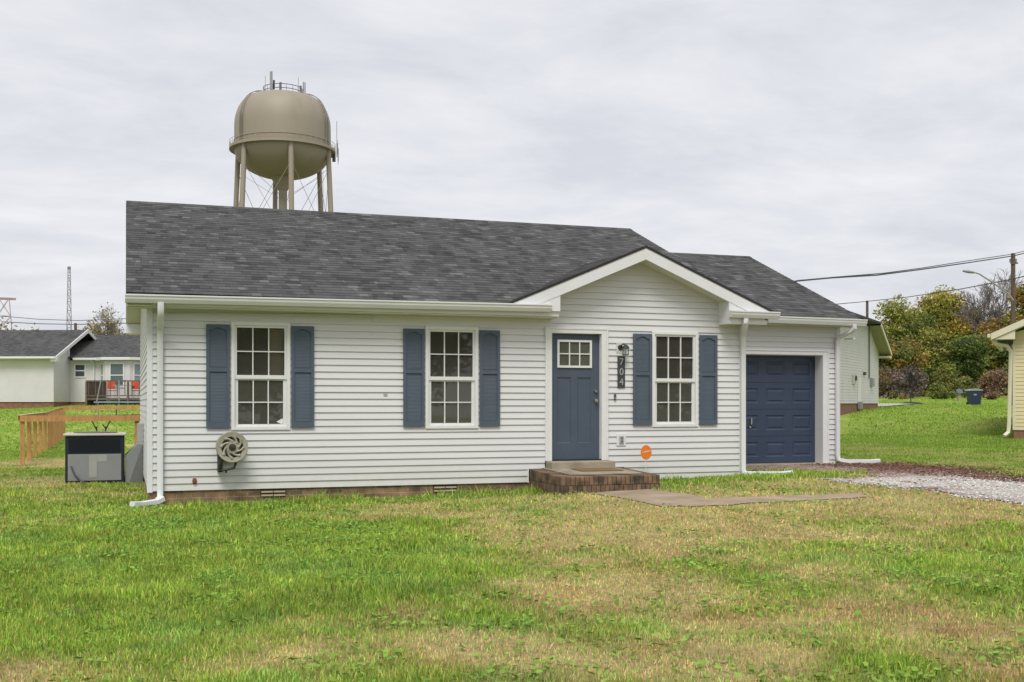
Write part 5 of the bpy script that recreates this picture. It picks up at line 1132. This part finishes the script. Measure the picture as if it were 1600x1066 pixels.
# ================================================================== masts, poles, wires
def lattice(name,label,px,ytop,Z,wb,wt,n,m,rad,cat='mast',arms=()):
    p=W(px,630,Z); t=thing(name,label,cat,(p[0],p[1],1.0),rz=-TH+.4); h=CZ+(HOR-ytop)*Z/FPX-1.0
    mb=MB(); k3=[(math.cos(a),math.sin(a)) for a in (PI/4,3*PI/4,5*PI/4,7*PI/4)]
    f=lambda i,s:(k3[i][0]*(wb+(wt-wb)*s)*.7,k3[i][1]*(wb+(wt-wb)*s)*.7,h*s)
    for i in range(4): mb.tube([f(i,0),f(i,1)],rad,4)
    mb.build('mast_leg',m,t); mb=MB()
    for q in range(n):
        for i in range(4):
            j=(i+1)%4; mb.tube([f(i,q/n),f(j,(q+1)/n)],rad*.6,4,caps=False); mb.tube([f(j,q/n),f(i,(q+1)/n)],rad*.6,4,caps=False); mb.tube([f(i,(q+1)/n),f(j,(q+1)/n)],rad*.6,4,caps=False)
    mb.build('lattice',m,t)
    if arms:
        mb=MB()
        for (z_,l) in arms: mb.box(-l,l,-.2,.2,h*z_-.15,h*z_+.15)
        mb.build('cross_arm',m,t)
    return t
m_mast=mat('mast_steel',(.24,.235,.235),.6,.05,2); m_pyl=mat('pylon_rust',(.42,.32,.29),.6,.15,1)
lattice('radio_mast','thin tapering lattice radio mast behind the neighbouring roof',108,417,150,.95,.28,16,m_mast,.06,arms=((.99,.22),))
lattice('power_pylon','broad lattice power pylon at the left picture edge',6,466,150,3.6,1.3,6,m_pyl,.07,'pylon',arms=((.995,1.5),))
def pole(px,ytop,Z,r,name,label,m=m_pole,cat='pole',zb=.5):
    p=W(px,630,Z); t=thing(name,label,cat,(p[0],p[1],zb),rz=-TH); h=CZ+(HOR-ytop)*Z/FPX-zb
    mb=MB(); mb.tube([(0,0,-.3),(0,0,h)],[r,r*.75],10); mb.build('shaft',m,t,smooth=True); return t,h
t,h=pole(118,505,140,.22,'short_pole','short dark pole right of the radio mast behind the roof')
t,h=pole(1583,396,62,.15,'utility_pole','tall wooden utility pole above the yellow house')
s=62/FPX
mb=MB(); mb.box(-.2,.2,-.16,-.10,h-.6,h-.52); mb.build('cross_arm',m_pole,t)
for x in (-.16,.16):
    mb=MB(); mb.tube([(x,0,h-.5),(x,0,h-.3)],.05,6); mb.build('insulator',m_ant,t)
mb=MB(); mb.box(-.18,.02,-.16,-.12,h-4.6,h-4.2); mb.build('reflector',m_red,t)
SL=thing('street_lamp','cobra head street lamp on a long arm fixed to the utility pole','street lamp',W(1583,462,61.8),rz=-TH)
mb=MB(); q=lambda px,py:((px-1583)*s,-.2,(462-py)*s)
mb.tube([q(1581,470),q(1572,459),q(1548,442),q(1528,429),q(1518,426),q(1512,425.5)],[.05,.05,.045,.04,.04,.04],6); mb.build('arm',m_ant,SL,smooth=True)
mb=MB(); mb.lathe([(0,-.35),(.10,-.28),(.15,0),(.10,.3),(0,.36)],(0,0,0),10); o=mb.build('lamp_head',m_ant,SL,smooth=True); o.location=q(1511,425.5); o.rotation_euler=(0,PI/2+.15,0); o.scale=(.6,1,1)
t2,h2=pole(1355,470,95,.14,'distant_utility_pole','far wooden utility pole top just right of the garage roof')
def wire(name,label,pts,r,grp='overhead wires on the right'):
    P3=[Vector(W(*p)) for p in pts]; out=[]
    for i in range(len(P3)-1):
        for k in range(8):
            f=k/8; out.append(P3[i].lerp(P3[i+1],f))
    out.append(P3[-1]); mb=MB(); mb.tube(out,r,5,caps=False); o=mb.build('overhead_wire',m_wire); tag(o,label,'wire',grp); return o
wire('w','thick black overhead wire from the garage roof up to the utility pole top',[(1062,463,30),(1180,449,33.5),(1250,438.5,37),(1300,434,40),(1370,430,45),(1440,421,51),(1510,411,56),(1583,400,62),(1650,384,70)],.03)
wire('w','thin wire just above the thick one reaching the utility pole top',[(1062,459,30),(1180,446.5,33.5),(1250,439,37),(1300,433.5,40),(1380,427,46),(1440,419,51),(1510,408,56),(1583,397,62),(1650,379,70)],.02)
wire('w','thin lower wire crossing the tree tops between the two utility poles',[(1300,476,80),(1355,471,95),(1420,464,85),(1500,452,74),(1583,436,62),(1650,420,55)],.03)
wire('w','faint wire crossing in front of the trees at middle height',[(1380,507,70),(1440,510,68),(1500,505,66),(1540,494,64),(1583,478,62)],.022)
wire('w','lowest faint wire sagging in front of the thicket',[(1380,532,70),(1440,541,68),(1500,537,66),(1550,524,64),(1583,510,62)],.02)
wire('w','far power line from the pylon over the neighbouring roof, upper strand',[(4,494,150),(60,499,148),(120,501,146),(200,498,144)],.04,'power lines on the left')
wire('w','far power line from the pylon over the neighbouring roof, lower strand',[(4,503,150),(60,506,148),(120,507,146),(200,505,144)],.05,'power lines on the left')
# ================================================================== sky, sun, camera
SUN_EL,SUN_AZ=math.radians(55),math.radians(205)   # azimuth of the sun direction measured from +Y clockwise
wd=bpy.data.worlds.new('World'); bpy.context.scene.world=wd; wd.use_nodes=True; nt=wd.node_tree; N,L=nt.nodes,nt.links; bg=N['Background']
sky=N.new('ShaderNodeTexSky'); sky.sky_type='NISHITA'; sky.sun_disc=False; sky.sun_elevation=SUN_EL; sky.sun_rotation=SUN_AZ; sky.air_density=1; sky.dust_density=2
tc=N.new('ShaderNodeTexCoord'); sp_=N.new('ShaderNodeSeparateXYZ'); L.new(tc.outputs['Generated'],sp_.inputs[0])
def M(op,a,b=None):
    n=N.new('ShaderNodeMath'); n.operation=op
    for i,q in enumerate((a,b)):
        if q is None: continue
        if isinstance(q,(int,float)): n.inputs[i].default_value=q
        else: L.new(q,n.inputs[i])
    return n.outputs[0]
zz=M('ADD',M('MAXIMUM',sp_.outputs[2],0.0),.16); cb=N.new('ShaderNodeCombineXYZ'); L.new(M('DIVIDE',sp_.outputs[0],zz),cb.inputs[0]); L.new(M('DIVIDE',sp_.outputs[1],zz),cb.inputs[1])
mp_=N.new('ShaderNodeMapping'); mp_.inputs['Scale'].default_value=(1.5,2.0,1); mp_.inputs['Rotation'].default_value=(0,0,.35); L.new(cb.outputs[0],mp_.inputs[0])
n1=N.new('ShaderNodeTexNoise'); n1.inputs['Scale'].default_value=1.1; n1.inputs['Detail'].default_value=9; n1.inputs['Roughness'].default_value=.62; n1.inputs['Distortion'].default_value=.25; L.new(mp_.outputs[0],n1.inputs['Vector'])
cr=N.new('ShaderNodeValToRGB'); e=cr.color_ramp.elements; e[0].position=.34; e[0].color=(5.25,5.35,5.75,1); e[1].position=.68; e[1].color=(6.75,6.75,6.95,1); L.new(n1.outputs['Fac'],cr.inputs[0])
mx=N.new('ShaderNodeMix'); mx.data_type='RGBA'; mx.inputs[0].default_value=.93; L.new(sky.outputs[0],mx.inputs[6]); L.new(cr.outputs[0],mx.inputs[7]); L.new(mx.outputs[2],bg.inputs[0]); bg.inputs[1].default_value=.085
sd=bpy.data.lights.new('sun','SUN'); sd.energy=1.5; sd.angle=math.radians(25); sd.color=(1,.965,.91); so=bpy.data.objects.new('sun',sd); C.objects.link(so)
dirv=Vector((math.sin(SUN_AZ)*math.cos(SUN_EL),math.cos(SUN_AZ)*math.cos(SUN_EL),math.sin(SUN_EL))); so.rotation_euler=dirv.to_track_quat('Z','Y').to_euler(); so.location=(0,-20,30)
cam=bpy.data.cameras.new('camera'); co=bpy.data.objects.new('camera',cam); C.objects.link(co); co.location=(CX,CY,CZ); co.rotation_euler=(PI/2,0,-TH)
cam.sensor_width=36; cam.lens=36*FPX/1600; cam.shift_y=(HOR-533)/1600; cam.clip_end=3000; cam.clip_start=.1
sc=bpy.context.scene; sc.camera=co; sc.view_settings.view_transform='Standard'; sc.view_settings.look='None'; sc.view_settings.exposure=.67; sc.view_settings.gamma=1
sc.cycles.max_bounces=6; sc.cycles.transparent_max_bounces=12; sc.cycles.diffuse_bounces=3
